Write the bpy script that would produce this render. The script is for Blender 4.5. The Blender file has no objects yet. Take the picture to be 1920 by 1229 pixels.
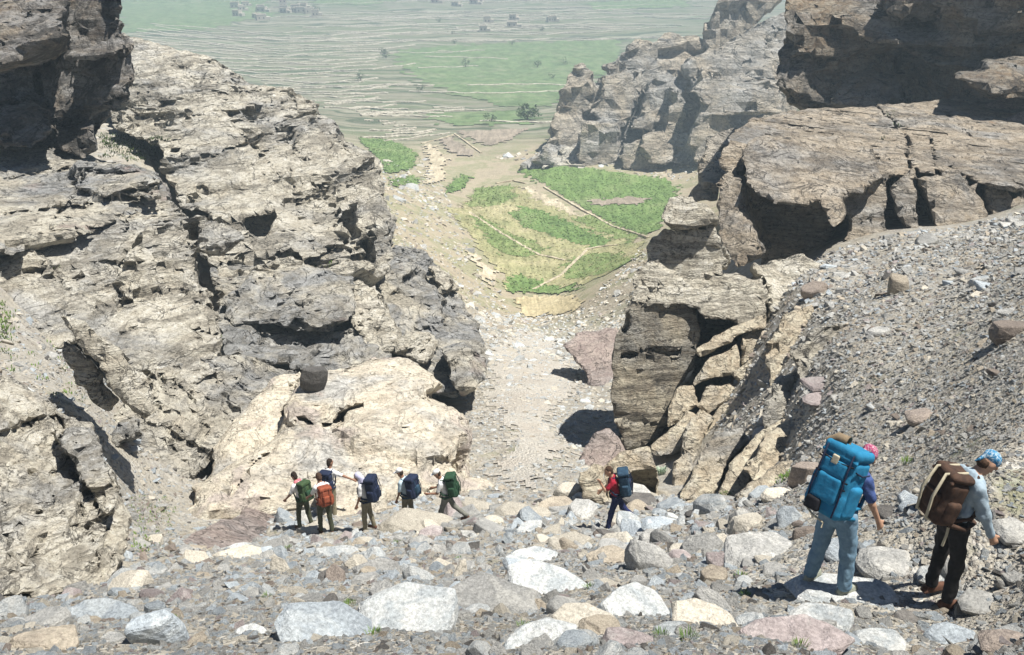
import bpy, bmesh, math, random
import numpy as np
from mathutils import Matrix, Vector, Euler

# ------------------------------------------------------------------ camera, sky, sun, exposure
SC = bpy.context.scene
COL = SC.collection
F_PX, CX, CY, PITCH = 1867.0, 960.0, 614.5, math.radians(24.0)
cam_data = bpy.data.cameras.new('camera')
cam_data.sensor_width = 36.0
cam_data.lens = 36.0 * F_PX / 1920.0
cam_data.clip_start = 0.1
cam_data.clip_end = 12000.0
cam = bpy.data.objects.new('camera', cam_data)
COL.objects.link(cam)
cam.location = (0, 0, 0)
cam.rotation_euler = (math.radians(90) - PITCH, 0, 0)
SC.camera = cam

SUN_EL, SUN_AZ = math.radians(69.0), math.radians(102.0)      # azimuth clockwise from +Y (the view direction)
world = bpy.data.worlds.new('World')
SC.world = world
world.use_nodes = True
wn = world.node_tree
sky = wn.nodes.new('ShaderNodeTexSky')
sky.sky_type = 'NISHITA'
sky.sun_disc = False
sky.sun_elevation = SUN_EL
sky.sun_rotation = SUN_AZ
sky.altitude = 2200.0
sky.air_density = 1.0
sky.dust_density = 1.2
wn.links.new(sky.outputs[0], wn.nodes['Background'].inputs['Color'])
wn.nodes['Background'].inputs['Strength'].default_value = 0.05
sun_data = bpy.data.lights.new('sun', 'SUN')
sun_data.energy = 5.0
sun_data.angle = math.radians(0.5)
sun_data.color = (1.0, 0.96, 0.88)
sun = bpy.data.objects.new('sun', sun_data)
COL.objects.link(sun)
sdir = Vector((math.sin(SUN_AZ) * math.cos(SUN_EL), math.cos(SUN_AZ) * math.cos(SUN_EL), math.sin(SUN_EL)))
sun.rotation_euler = sdir.to_track_quat('Z', 'Y').to_euler()
sun.location = (30, 30, 60)
SC.view_settings.view_transform = 'Standard'
SC.view_settings.look = 'None'
SC.view_settings.gamma = 1.0
SC.view_settings.use_curve_mapping = False
SC.view_settings.exposure = 0.68
SC.render.engine = 'CYCLES'
SC.cycles.max_bounces = 5
SC.cycles.diffuse_bounces = 3
SC.cycles.glossy_bounces = 2
SC.cycles.transmission_bounces = 2
SC.cycles.volume_bounces = 0
SC.cycles.use_denoising = True

# ------------------------------------------------------------------ helpers: tags, pixels, noise
def tag(o, label=None, cat=None, group=None, kind=None):
    if label: o['label'] = label
    if cat: o['category'] = cat
    if group: o['group'] = group
    if kind: o['kind'] = kind
    return o

def empty(name, loc=(0, 0, 0), rz=0.0):
    o = bpy.data.objects.new(name, None)
    o.empty_display_size = 0.2
    COL.objects.link(o)
    o.location = loc
    o.rotation_euler = (0, 0, rz)
    return o

def mesh_obj(name, verts, faces, mat=None, parent=None, smooth=True):
    """verts Nx3 array, faces MxK array (K = 3 or 4) or list of arrays; linked as ONE mesh object."""
    me = bpy.data.meshes.new(name)
    if verts is not None:
        fill_mesh(me, verts, faces, smooth)
    if mat:
        me.materials.append(mat)
    o = bpy.data.objects.new(name, me)
    COL.objects.link(o)
    if parent is not None:
        o.parent = parent
    return o

def fill_mesh(me, verts, faces, smooth=True):
    verts = np.asarray(verts, dtype=np.float32)
    fl = faces if isinstance(faces, list) else [faces]
    fl = [np.asarray(f, dtype=np.int32) for f in fl if len(f)]
    nl = sum(f.size for f in fl)
    nf = sum(len(f) for f in fl)
    me.vertices.add(len(verts))
    me.vertices.foreach_set('co', verts.ravel())
    me.loops.add(nl)
    me.loops.foreach_set('vertex_index', np.concatenate([f.ravel() for f in fl]).astype(np.int32))
    me.polygons.add(nf)
    tot = np.concatenate([np.full(len(f), f.shape[1], np.int32) for f in fl])
    st = np.zeros(nf, np.int32)
    st[1:] = np.cumsum(tot)[:-1]
    me.polygons.foreach_set('loop_start', st)
    me.polygons.foreach_set('loop_total', tot)
    me.polygons.foreach_set('use_smooth', np.full(nf, smooth, bool))
    me.update(calc_edges=True)
    me.validate()

CP, SP = math.cos(PITCH), math.sin(PITCH)
def ray(px, py):
    """unit-forward world ray (y component 1) through pixel of the 1920 x 1229 photograph"""
    u = (np.asarray(px, float) - CX) / F_PX
    v = (CY - np.asarray(py, float)) / F_PX
    x, y, z = u, CP + v * SP, -SP + v * CP
    return x / y, z / y
def at(px, py, Y):
    a, b = ray(px, py)
    return np.stack([a * Y, np.asarray(Y, float) * np.ones_like(a), b * Y], -1)
def project(P):
    x, y, z = P[..., 0], P[..., 1], P[..., 2]
    d = y * CP - z * SP
    up = y * SP + z * CP
    return CX + F_PX * x / d, CY - F_PX * up / d

_rs = np.random.RandomState(7)
_perm = _rs.permutation(256).astype(np.int32)
_perm = np.concatenate([_perm, _perm, _perm])
_grad = _rs.normal(size=(256, 3)).astype(np.float32)
_grad /= np.linalg.norm(_grad, axis=1, keepdims=True)

def gnoise(P, seed=0):
    """gradient noise, about -1..1; P (...,3)"""
    P = np.asarray(P, np.float32) + np.float32(seed * 17.31)
    i = np.floor(P).astype(np.int32)
    f = P - i
    i &= 255
    w = f * f * f * (f * (f * 6 - 15) + 10)
    x0, y0, z0 = i[..., 0], i[..., 1], i[..., 2]
    out = 0
    for dx in (0, 1):
        hx = _perm[x0 + dx]
        wx = w[..., 0] if dx else 1 - w[..., 0]
        for dy in (0, 1):
            hy = _perm[(hx + y0 + dy)]
            wy = w[..., 1] if dy else 1 - w[..., 1]
            for dz in (0, 1):
                g = _grad[_perm[(hy + z0 + dz)] & 255]
                wz = w[..., 2] if dz else 1 - w[..., 2]
                dot = g[..., 0] * (f[..., 0] - dx) + g[..., 1] * (f[..., 1] - dy) + g[..., 2] * (f[..., 2] - dz)
                out = out + dot * (wx * wy * wz)
    return out * 1.5

def fbm(P, octaves=4, seed=0, gain=0.5, ridged=False):
    out, a, s = 0.0, 1.0, 1.0
    for o in range(octaves):
        n = gnoise(P * s, seed + o * 3)
        if ridged:
            n = 1.0 - 2.0 * np.abs(n)
        out = out + a * n
        a *= gain
        s *= 2.03
    return out

def P2(x, y, z=0.0):
    return np.stack([x, y, np.zeros_like(x) + z], -1)

def poly_sd(X, Y, poly):
    """signed distance (negative inside) of points to a polygon"""
    poly = np.asarray(poly, float)
    d = np.full(X.shape, 1e18)
    inside = np.zeros(X.shape, bool)
    n = len(poly)
    for i in range(n):
        x0, y0 = poly[i]
        x1, y1 = poly[(i + 1) % n]
        ex, ey = x1 - x0, y1 - y0
        wx, wy = X - x0, Y - y0
        t = np.clip((wx * ex + wy * ey) / (ex * ex + ey * ey + 1e-12), 0, 1)
        d = np.minimum(d, (wx - ex * t) ** 2 + (wy - ey * t) ** 2)
        c = ((y0 <= Y) & (y1 > Y)) | ((y1 <= Y) & (y0 > Y))
        if ey != 0:
            inside ^= c & (X < x0 + (Y - y0) / ey * ex)
    d = np.sqrt(d)
    return np.where(inside, -d, d)

def line_d(X, Y, pts):
    d = np.full(X.shape, 1e18)
    for (x0, y0), (x1, y1) in zip(pts[:-1], pts[1:]):
        ex, ey = x1 - x0, y1 - y0
        wx, wy = X - x0, Y - y0
        t = np.clip((wx * ex + wy * ey) / (ex * ex + ey * ey + 1e-12), 0, 1)
        d = np.minimum(d, (wx - ex * t) ** 2 + (wy - ey * t) ** 2)
    return np.sqrt(d)

def surface_nets(D):
    """iso-surface 0 of grid D -> vertices in index space and quads (outward where D > 0)"""
    S = D < 0
    nx, ny, nz = D.shape
    c = S[:-1, :-1, :-1].astype(np.int8)
    cnt = np.zeros((nx - 1, ny - 1, nz - 1), np.int8)
    for a in (0, 1):
        for b in (0, 1):
            for e in (0, 1):
                cnt += S[a:nx - 1 + a, b:ny - 1 + b, e:nz - 1 + e]
    act = (cnt > 0) & (cnt < 8)
    idx = np.argwhere(act)
    ids = np.full(act.shape, -1, np.int32)
    ids[act] = np.arange(len(idx), dtype=np.int32)
    pos = np.zeros((len(idx), 3), np.float32)
    num = np.zeros(len(idx), np.float32)
    ii, jj, kk = idx.T
    corners = [(a, b, e) for a in (0, 1) for b in (0, 1) for e in (0, 1)]
    vals = {k: D[ii + k[0], jj + k[1], kk + k[2]] for k in corners}
    for k in corners:
        for ax in range(3):
            if k[ax] == 0:
                k2 = list(k); k2[ax] = 1; k2 = tuple(k2)
                v0, v1 = vals[k], vals[k2]
                m = (v0 < 0) != (v1 < 0)
                t = np.where(m, v0 / np.where(m, v0 - v1, 1), 0)
                for q in range(3):
                    pos[:, q] += np.where(m, k[q] + (t if q == ax else 0), 0)
                num += m
    pos = pos / num[:, None] + idx
    quads = []
    for ax in range(3):
        sl0 = [slice(None)] * 3; sl1 = [slice(None)] * 3
        sl0[ax] = slice(0, -1); sl1[ax] = slice(1, None)
        s0, s1 = S[tuple(sl0)], S[tuple(sl1)]
        e = np.argwhere(s0 != s1)
        b, g = (ax + 1) % 3, (ax + 2) % 3
        ok = (e[:, b] > 0) & (e[:, g] > 0) & (e[:, b] < D.shape[b] - 1) & (e[:, g] < D.shape[g] - 1)
        e = e[ok]
        if not len(e):
            continue
        def cid(db, dg):
            q = e.copy(); q[:, b] -= db; q[:, g] -= dg
            return ids[q[:, 0], q[:, 1], q[:, 2]]
        a0, a1, a2, a3 = cid(1, 1), cid(0, 1), cid(0, 0), cid(1, 0)
        flip = ~s0[e[:, 0], e[:, 1], e[:, 2]]
        quad = np.stack([a0, a1, a2, a3], 1)
        quad[flip] = quad[flip][:, ::-1]
        quads.append(quad)
    return pos, np.concatenate(quads)

# ------------------------------------------------------------------ materials
MATS = {}
class NT:
    def __init__(s, name):
        s.m = bpy.data.materials.new(name)
        s.m.use_nodes = True
        s.t = s.m.node_tree
        s.b = s.t.nodes['Principled BSDF']
        s.b.inputs['Specular IOR Level'].default_value = 0.25
        MATS[name] = s.m
    def n(s, typ, **kw):
        nd = s.t.nodes.new(typ)
        for k, v in kw.items():
            setattr(nd, k, v)
        return nd
    def l(s, a, b):
        s.t.links.new(a, b)
    def val(s, sock, v):
        if hasattr(v, 'is_output') or hasattr(v, 'links'):
            s.l(v, sock)
        else:
            sock.default_value = v
    def pos(s):
        return s.n('ShaderNodeNewGeometry').outputs['Position']
    def mapping(s, vec, rot=(0, 0, 0), scale=(1, 1, 1), loc=(0, 0, 0)):
        m = s.n('ShaderNodeMapping')
        s.l(vec, m.inputs['Vector'])
        m.inputs['Rotation'].default_value = rot
        m.inputs['Scale'].default_value = scale
        m.inputs['Location'].default_value = loc
        return m.outputs[0]
    def noise(s, vec, scale, detail=4.0, rough=0.6, dist=0.0):
        t = s.n('ShaderNodeTexNoise')
        if vec is not None: s.l(vec, t.inputs['Vector'])
        t.inputs['Scale'].default_value = scale
        t.inputs['Detail'].default_value = detail
        t.inputs['Roughness'].default_value = rough
        t.inputs['Distortion'].default_value = dist
        return t.outputs['Fac']
    def voro(s, vec, scale, feature='F1', rnd=1.0):
        t = s.n('ShaderNodeTexVoronoi', feature=feature)
        s.l(vec, t.inputs['Vector'])
        t.inputs['Scale'].default_value = scale
        t.inputs['Randomness'].default_value = rnd
        return t
    def ramp(s, fac, stops, interp='LINEAR'):
        r = s.n('ShaderNodeValToRGB')
        r.color_ramp.interpolation = interp
        e = r.color_ramp.elements
        while len(e) > 1: e.remove(e[0])
        for i, (p, c) in enumerate(stops):
            c = (c, c, c, 1) if np.isscalar(c) else (*c[:3], 1)
            if i == 0:
                e[0].position = p; e[0].color = c
            else:
                x = e.new(p); x.color = c
        s.l(fac, r.inputs[0])
        return r.outputs[0]
    def mix(s, fac, a, b, mode='MIX'):
        m = s.n('ShaderNodeMix', data_type='RGBA', blend_type=mode)
        s.val(m.inputs[0], fac)
        for sock, v in ((m.inputs[6], a), (m.inputs[7], b)):
            if isinstance(v, (tuple, list)):
                sock.default_value = (*v[:3], 1)
            else:
                s.l(v, sock)
        return m.outputs[2]
    def math(s, op, a, b=0.0):
        m = s.n('ShaderNodeMath', operation=op)
        s.val(m.inputs[0], a); s.val(m.inputs[1], b)
        return m.outputs[0]
    def bump(s, h, strength=0.5, dist=0.05, normal=None):
        b = s.n('ShaderNodeBump')
        b.inputs['Strength'].default_value = strength
        b.inputs['Distance'].default_value = dist
        s.l(h, b.inputs['Height'])
        if normal is not None: s.l(normal, b.inputs['Normal'])
        return b.outputs[0]
    def done(s, color, rough=0.9, normal=None, spec=None):
        s.val(s.b.inputs['Base Color'], color if not isinstance(color, tuple) else (*color[:3], 1))
        s.val(s.b.inputs['Roughness'], rough)
        if normal is not None: s.l(normal, s.b.inputs['Normal'])
        if spec is not None: s.b.inputs['Specular IOR Level'].default_value = spec
        return s.m

CREAM, TAN, GREY, DARK = (0.67, 0.625, 0.525), (0.475, 0.43, 0.35), (0.36, 0.355, 0.34), (0.07, 0.065, 0.06)
PURPLE, ORANGE, WHITE = (0.27, 0.205, 0.19), (0.33, 0.20, 0.11), (0.62, 0.60, 0.55)

def cliff_mat(name, U, light=CREAM, mid=TAN, grey=GREY, dark=DARK, greyness=0.5, varnish=0.45, rot=(0, 0, 0), strata=0.5, extra=None, extra_t=0.62, bumpk=1.2, hairk=0.8):
    """layered sandstone: pale and grey patches, bedding streaks, desert varnish; U = metres per ten photo pixels"""
    k = NT(name)
    p = k.mapping(k.pos(), scale=(1 / U, 1 / U, 1 / U))
    bed = k.mapping(p, rot=rot, scale=(0.09, 0.09, 0.8))
    n_big = k.noise(p, 0.055, 6, 0.66, 0.6)
    n_mid = k.noise(p, 0.3, 7, 0.72, 0.3)
    n_fine = k.noise(p, 1.5, 5, 0.75)
    n_bed = k.noise(bed, 1.0, 7, 0.72, 0.35)
    c = k.mix(k.ramp(n_mid, [(0.38, 0.0), (0.58, 1.0)]), mid, light)
    gm = k.ramp(n_big, [(0.60 - 0.3 * greyness, 0.0), (0.74 - 0.3 * greyness, 0.9)])
    c = k.mix(gm, c, k.mix(k.ramp(n_mid, [(0.35, 0.0), (0.65, 1.0)]), tuple(0.6 * q for q in grey), tuple(1.35 * q for q in grey)))
    if extra:
        n_e = k.noise(k.mapping(p, loc=(31, 7, 13)), 0.05, 4, 0.6, 0.5)
        c = k.mix(k.ramp(n_e, [(extra_t, 0.0), (extra_t + 0.06, 0.85)]), c, extra)
    # continuous beds: one-dimensional layering along the bedding normal, bent by noise
    sz = k.n('ShaderNodeSeparateXYZ'); k.l(k.mapping(p, rot=rot), sz.inputs[0])
    wl = k.math('ADD', k.math('MULTIPLY', sz.outputs[2], 0.42), k.math('MULTIPLY', n_big, 3.0))
    wl = k.math('ADD', wl, k.math('MULTIPLY', n_mid, 0.7))
    lay = k.n('ShaderNodeTexNoise'); lay.noise_dimensions = '1D'
    k.l(wl, lay.inputs['W']); lay.inputs['Scale'].default_value = 1.0; lay.inputs['Detail'].default_value = 5.0; lay.inputs['Roughness'].default_value = 0.8
    n_lay = lay.outputs['Fac']
    c = k.mix(k.math('MULTIPLY', k.ramp(n_lay, [(0.36, 1.0), (0.44, 0.0)]), min(1.0, 1.15 * strata)), c, k.mix(0.65, mid, dark))
    c = k.mix(k.math('MULTIPLY', k.ramp(n_lay, [(0.56, 0.0), (0.66, 1.0)]), 0.5 * strata), c, light)
    # bedding streaks
    sm = k.ramp(n_bed, [(0.42, 1.0), (0.49, 0.0)])
    c = k.mix(k.math('MULTIPLY', sm, strata), c, k.mix(0.6, mid, dark))
    # varnish patches, hairline joints and lichen specks
    n_v = k.noise(k.mapping(p, loc=(5, 91, 3)), 0.14, 8, 0.74, 0.8)
    vm = k.ramp(n_v, [(0.70 - 0.3 * varnish, 0.0), (0.79 - 0.3 * varnish, 0.9)])
    c = k.mix(vm, c, dark)
    n_c = k.noise(k.mapping(p, rot=rot, scale=(0.13, 0.13, 0.3), loc=(3, 8, 1)), 1.0, 5, 0.6, 0.9)
    hair = k.ramp(k.math('ABSOLUTE', k.math('SUBTRACT', n_c, 0.5)), [(0.004, 1.0), (0.016, 0.0)])
    c = k.mix(k.math('MULTIPLY', hair, k.ramp(n_mid, [(0.42, 0.0), (0.55, hairk)])), c, dark)
    c = k.mix(k.ramp(n_fine, [(0.32, 0.75), (0.43, 0.0)]), c, dark)
    c = k.mix(0.45, c, k.ramp(n_fine, [(0.3, 0.2), (0.72, 1.0)]), 'OVERLAY')
    h = k.math('ADD', k.math('MULTIPLY', n_fine, 0.6), k.math('MULTIPLY', n_bed, 1.6 * strata + 0.15))
    h = k.math('ADD', h, k.math('MULTIPLY', n_mid, 1.1))
    h = k.math('SUBTRACT', h, k.math('MULTIPLY', hair, 0.25))
    h = k.math('ADD', h, k.math('MULTIPLY', n_lay, 1.5 * strata))
    nb = k.bump(h, 1.0, bumpk * U)
    return k.done(c, 0.92, nb, 0.15)
# ------------------------------------------------------------------ ground shape
CTRL = [
 (-200,1229,5.8),(0,1229,5.8),(480,1229,5.5),(960,1229,5.3),(1440,1229,5.1),(1920,1229,4.8),(2150,1229,4.5),
 (0,1150,8.5),(480,1150,8),(960,1150,8),(1300,1130,8),(1560,1114,8.5),(1790,1136,8.1),(1920,1130,7.6),
 (0,1080,13),(240,1070,13.5),(480,1070,12.5),(720,1070,12),(960,1070,11.8),(1200,1060,11.5),(1400,1040,11),
 (330,1020,18),(570,998,21.5),(840,985,21.5),(1000,1000,18),(1150,992,19.5),(1350,985,14.5),(1480,960,13),
 (560,950,25),(840,940,25.5),(960,940,24),(1080,935,24),(1240,935,23),(1330,940,19),
 (940,900,29),(1010,850,33),(960,780,41),(980,700,57),(960,640,82),(1000,610,105),(1020,590,119),
 (1090,855,34),(1140,790,44),(1120,700,60),(1150,640,78),(1140,600,95),(1150,540,106),(1200,490,118),
 (1200,855,35),(1330,930,26),(1420,890,23),(1505,800,22),(1400,775,31),(1365,720,37),(1450,725,31),(1440,795,27),(1400,855,26),(1425,825,27),(1500,700,26),(1470,640,34),(1400,945,19.5),(1440,915,21),(1300,955,21),(1490,890,18),(1520,850,19),(1380,900,25),(1500,510,42),
 (1600,950,11.5),(1700,900,12.5),(1700,800,16),(1700,700,20),(1700,600,26),(1700,500,34),(1700,450,42),(1560,490,44),(1500,535,38),(1620,495,40),(1640,525,36),(1760,465,40),(1560,700,23),(1580,600,30),
 (1850,900,9.8),(1900,800,11.5),(1900,700,14.5),(1900,600,19),(1900,500,27),(1920,430,36),
 (2150,900,8),(2150,600,14),(2150,400,24),
 (1560,420,62),(1800,400,60),(1900,290,75),(1600,330,80),(1900,260,90),(1600,260,110),(1900,220,120),(1480,340,150),(1480,320,190),
 (0,900,17),(200,900,20),(100,765,24),(0,710,27),(60,650,31),(-200,700,22),(-200,500,32),
 (260,980,20),(280,935,24),(300,860,28),(400,870,31),(400,720,42),(250,720,36),(500,660,50),(700,740,48),(880,720,55),(860,640,72),
 (830,560,95),(780,480,120),(760,430,140),(760,370,170),(700,330,200),
 (300,560,60),(100,450,55),(250,290,74),(0,330,58),(-200,300,50),(400,290,100),(200,200,110),(550,330,120),(0,180,100),
 (960,560,130),(1000,500,150),(1050,450,172),(1000,400,195),(900,350,222),(1100,340,222),(1280,345,215),(840,290,258),(960,270,272),
 (1000,250,295),(1050,285,255),(1200,305,240),(1350,310,220),(700,260,290),(700,200,365),(400,150,450),(960,150,470),(1300,150,470),
 (600,80,620),(960,80,640),(1300,60,680),(300,30,780),(960,0,930),(1600,0,900),(0,0,900),(1500,170,400),(-300,0,900),(2200,0,850),(1600,215,250),(1900,210,250)]
_cu, _cz = ray([c[0] for c in CTRL], [c[1] for c in CTRL])
_cY = np.array([c[2] for c in CTRL], float)
_cT = -_cz
_xu, _xY, _xT = [], [], []
for uu in (-0.7, -0.3, 0.0, 0.3, 0.7):
    for YY, TT in ((1.0, 2.45), (2.2, 1.40), (1500, 0.066), (2600, 0.04), (6000, 0.02)):
        _xu.append(uu); _xY.append(YY); _xT.append(TT)
_U = np.concatenate([_cu, _xu]) * 2.5
_V = np.log(np.concatenate([_cY, _xY]))
_T = np.concatenate([_cT, _xT])
def _tpsk(r2):
    return 0.5 * r2 * np.log(r2 + 1e-12)
_n = len(_U)
_K = _tpsk((_U[:, None] - _U) ** 2 + (_V[:, None] - _V) ** 2) + np.eye(_n) * 2e-3
_Q = np.stack([np.ones(_n), _U, _V], 1)
_A = np.block([[_K, _Q], [_Q.T, np.zeros((3, 3))]])
_sol = np.linalg.solve(_A, np.concatenate([_T, np.zeros(3)]))
def ground_T(u, Y):
    sh = np.shape(u)
    u = np.clip(np.ravel(u), -0.78, 0.78) * 2.5
    v = np.log(np.maximum(np.ravel(Y), 0.8))
    out = np.empty(len(u))
    for i in range(0, len(u), 40000):
        a, b = u[i:i + 40000], v[i:i + 40000]
        out[i:i + 40000] = _tpsk((a[:, None] - _U) ** 2 + (b[:, None] - _V) ** 2) @ _sol[:_n] + _sol[_n] + _sol[_n + 1] * a + _sol[_n + 2] * b
    return out.reshape(sh)

def ground_z(x, y, detail=True):
    x = np.asarray(x, float); y = np.asarray(y, float)
    Y = np.maximum(y, 0.8)
    z = -ground_T(x / Y, Y) * Y
    if detail:
        valley = np.clip((Y - 105) / 30, 0, 1)
        left = np.clip((-x / Y - 0.02) / 0.10, 0, 1) * np.clip((Y - 28) / 15, 0, 1)
        amp = np.minimum(0.010 * Y, 0.55) * (1 - 0.85 * valley) + 0.6 * left * (1 - valley)
        right = np.clip((x / Y - 0.16) / 0.08, 0, 1) * np.clip((Y - 9) / 6, 0, 1) * np.clip((70 - Y) / 15, 0, 1)
        amp = amp * (1 - 0.75 * right)
        # octave-blended scale so the relief keeps one size on the screen
        lv = np.log2(np.clip(0.16 * Y, 1.2, 14.0) / 1.2)
        n = 0
        for k in range(5):
            w = np.clip(1 - np.abs(lv - k), 0, 1)
            if np.any(w > 0):
                n = n + w * fbm(P2(x, y) / (1.2 * 2 ** k), 4, seed=11 + k)
        z = z + amp * n
        far = np.clip((Y - 260) / 120, 0, 1)
        z = z + far * 2.0 * fbm(P2(x, y) / 90.0, 2, seed=3)
    return z

def grid_faces(nr, nc):
    i = np.arange(nr - 1)[:, None] * nc + np.arange(nc - 1)
    return np.stack([i, i + 1, i + nc + 1, i + nc], -1).reshape(-1, 4)

# ground materials: gravelly soil near, dry farmland far; the split follows the terrain, not the view
def make_ground_mat():
    k = NT('stony_ground')
    p = k.pos()
    sep = k.n('ShaderNodeSeparateXYZ'); k.l(p, sep.inputs[0])
    y = sep.outputs[1]
    wv = k.mapping(p, scale=(1, 1, 1))
    # pebbles in two sizes
    v1 = k.voro(p, 22.0); v2 = k.voro(p, 8.0); v3 = k.voro(p, 2.6)
    stops = [(0.0, (0.22, 0.20, 0.18)), (0.25, (0.34, 0.32, 0.28)), (0.5, (0.44, 0.41, 0.35)), (0.7, (0.30, 0.305, 0.30)), (0.85, (0.56, 0.54, 0.50)), (1.0, (0.22, 0.19, 0.17))]
    def cellcol(v):
        s = k.n('ShaderNodeSeparateColor'); k.l(v.outputs['Color'], s.inputs[0])
        return k.ramp(s.outputs[0], stops), s.outputs[1]
    c1, r1 = cellcol(v1); c2, r2 = cellcol(v2); c3, r3 = cellcol(v3)
    n = k.noise(p, 0.9, 5, 0.65)
    c = k.mix(k.ramp(r2, [(0.45, 0.0), (0.5, 1.0)]), c1, c2)
    far3 = k.n('ShaderNodeMapRange'); k.l(y, far3.inputs[0]); far3.inputs[1].default_value = 18; far3.inputs[2].default_value = 45
    c = k.mix(far3.outputs[0], c, c3)
    soil = k.ramp(k.noise(p, 0.25, 6, 0.7), [(0.3, (0.25, 0.225, 0.19)), (0.5, (0.35, 0.32, 0.265)), (0.7, (0.45, 0.41, 0.335))])
    c = k.mix(k.ramp(n, [(0.40, 0.75), (0.60, 0.1)]), c, soil)
    # sparse green on the lower slopes
    g = k.noise(p, 0.35, 6, 0.7)
    gm = k.ramp(g, [(0.60, 0.0), (0.66, 0.5)])
    c = k.mix(gm, c, (0.13, 0.15, 0.055))
    # warm earth and thin grass on the valley banks
    vb = k.n('ShaderNodeMapRange'); k.l(y, vb.inputs[0]); vb.inputs[1].default_value = 80; vb.inputs[2].default_value = 115
    bank = k.ramp(k.noise(p, 0.12, 6, 0.72), [(0.33, (0.30, 0.25, 0.17)), (0.47, (0.43, 0.36, 0.25)), (0.56, (0.26, 0.26, 0.13)), (0.68, (0.48, 0.41, 0.30))])
    c = k.mix(k.math('MULTIPLY', vb.outputs[0], 0.75), c, bank)
    # farmland colours far out: long patches along the terraces
    fp = k.mapping(p, rot=(0, 0, 0.12), scale=(0.011, 0.045, 0.02))
    fn = k.noise(fp, 1.0, 5, 0.6, 0.6)
    fcol = k.ramp(fn, [(0.34, (0.20, 0.19, 0.14)), (0.44, (0.12, 0.15, 0.08)), (0.52, (0.22, 0.205, 0.155)), (0.62, (0.13, 0.155, 0.085)), (0.72, (0.26, 0.24, 0.185))])
    fcol = k.mix(0.35, fcol, k.ramp(k.noise(p, 0.22, 5, 0.75), [(0.3, 0.3), (0.7, 1.0)]), 'OVERLAY')
    sx = k.math('ADD', k.math('MULTIPLY', y, 0.10), k.math('MULTIPLY', k.noise(p, 0.006, 4, 0.6), 14.0))
    tl = k.n('ShaderNodeTexNoise'); tl.noise_dimensions = '1D'; k.l(sx, tl.inputs['W'])
    tl.inputs['Scale'].default_value = 1.0; tl.inputs['Detail'].default_value = 3.0; tl.inputs['Roughness'].default_value = 0.7
    fcol = k.mix(k.ramp(tl.outputs['Fac'], [(0.36, 0.75), (0.45, 0.0)]), fcol, (0.06, 0.085, 0.05))
    fcol = k.mix(k.ramp(tl.outputs['Fac'], [(0.56, 0.0), (0.62, 0.55)]), fcol, (0.36, 0.34, 0.27))
    fm = k.n('ShaderNodeMapRange'); k.l(k.math('ADD', y, k.math('MULTIPLY', k.noise(p, 0.02, 3), 60)), fm.inputs[0]); fm.inputs[1].default_value = 285; fm.inputs[2].default_value = 320
    c = k.mix(fm.outputs[0], c, fcol)
    h = k.math('ADD', k.math('MULTIPLY', v2.outputs['Distance'], -1.0), k.math('MULTIPLY', v1.outputs['Distance'], -0.6))
    nb = k.bump(h, 0.8, 0.06)
    nb = k.bump(k.noise(p, 1.3, 6, 0.75), 0.8, 0.25, nb)
    return k.done(c, 0.95, nb, 0.1)

def build_ground():
    us = np.concatenate([np.linspace(-2.2, -0.62, 50, endpoint=False), np.linspace(-0.62, 0.62, 210), np.linspace(0.62, 2.2, 50)[1:]])
    Ys = np.concatenate([np.linspace(0.4, 1.2, 10, endpoint=False), np.exp(np.linspace(math.log(1.2), math.log(400), 300, endpoint=False)), np.exp(np.linspace(math.log(400), math.log(2600), 90))])
    Ug, Yg = np.meshgrid(us, Ys)
    X = Ug * Yg
    Z = ground_z(X, Yg)
    global _GU, _GY, _GZ
    _GU, _GY, _GZ = us, Ys, Z
    V = np.stack([X, Yg, Z], -1).reshape(-1, 3)
    o = mesh_obj('ground', V, grid_faces(len(Ys), len(us)), make_ground_mat())
    # the slope behind and under the photographer
    return tag(o, 'stony mountainside running down through the gully to the valley floor', kind='structure')
ground = build_ground()
def gz(x, y):
    """height of the built ground mesh"""
    x = np.asarray(x, float); y = np.maximum(np.asarray(y, float), _GY[0])
    u = np.clip(x / y, _GU[0], _GU[-1])
    j = np.clip(np.searchsorted(_GU, u) - 1, 0, len(_GU) - 2); i = np.clip(np.searchsorted(_GY, y) - 1, 0, len(_GY) - 2)
    a = (u - _GU[j]) / (_GU[j + 1] - _GU[j]); b = (y - _GY[i]) / (_GY[i + 1] - _GY[i])
    return (_GZ[i, j] * (1 - a) + _GZ[i, j + 1] * a) * (1 - b) + (_GZ[i + 1, j] * (1 - a) + _GZ[i + 1, j + 1] * a) * b

def on_ground(px, py, y0=3.0, y1=1500.0):
    """first hit of the pixel rays with the ground -> world points"""
    px = np.atleast_1d(np.asarray(px, float)); py = np.atleast_1d(np.asarray(py, float))
    a, b = ray(px, py)
    Ys = np.exp(np.linspace(math.log(y0), math.log(y1), 260))
    Yg = np.broadcast_to(Ys, (len(a), len(Ys)))
    dz = b[:, None] * Yg - gz(a[:, None] * Yg, Yg)
    hit = dz <= 0
    i = np.where(hit.any(1), hit.argmax(1), len(Ys) - 1)
    i = np.maximum(i, 1)
    r = np.arange(len(a))
    d0, d1 = dz[r, i - 1], dz[r, i]
    t = np.clip(d0 / (d0 - d1 + 1e-9), 0, 1)
    Y = Ys[i - 1] + t * (Ys[i] - Ys[i - 1])
    x = a * Y
    return np.stack([x, Y, gz(x, Y)], -1)


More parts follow.
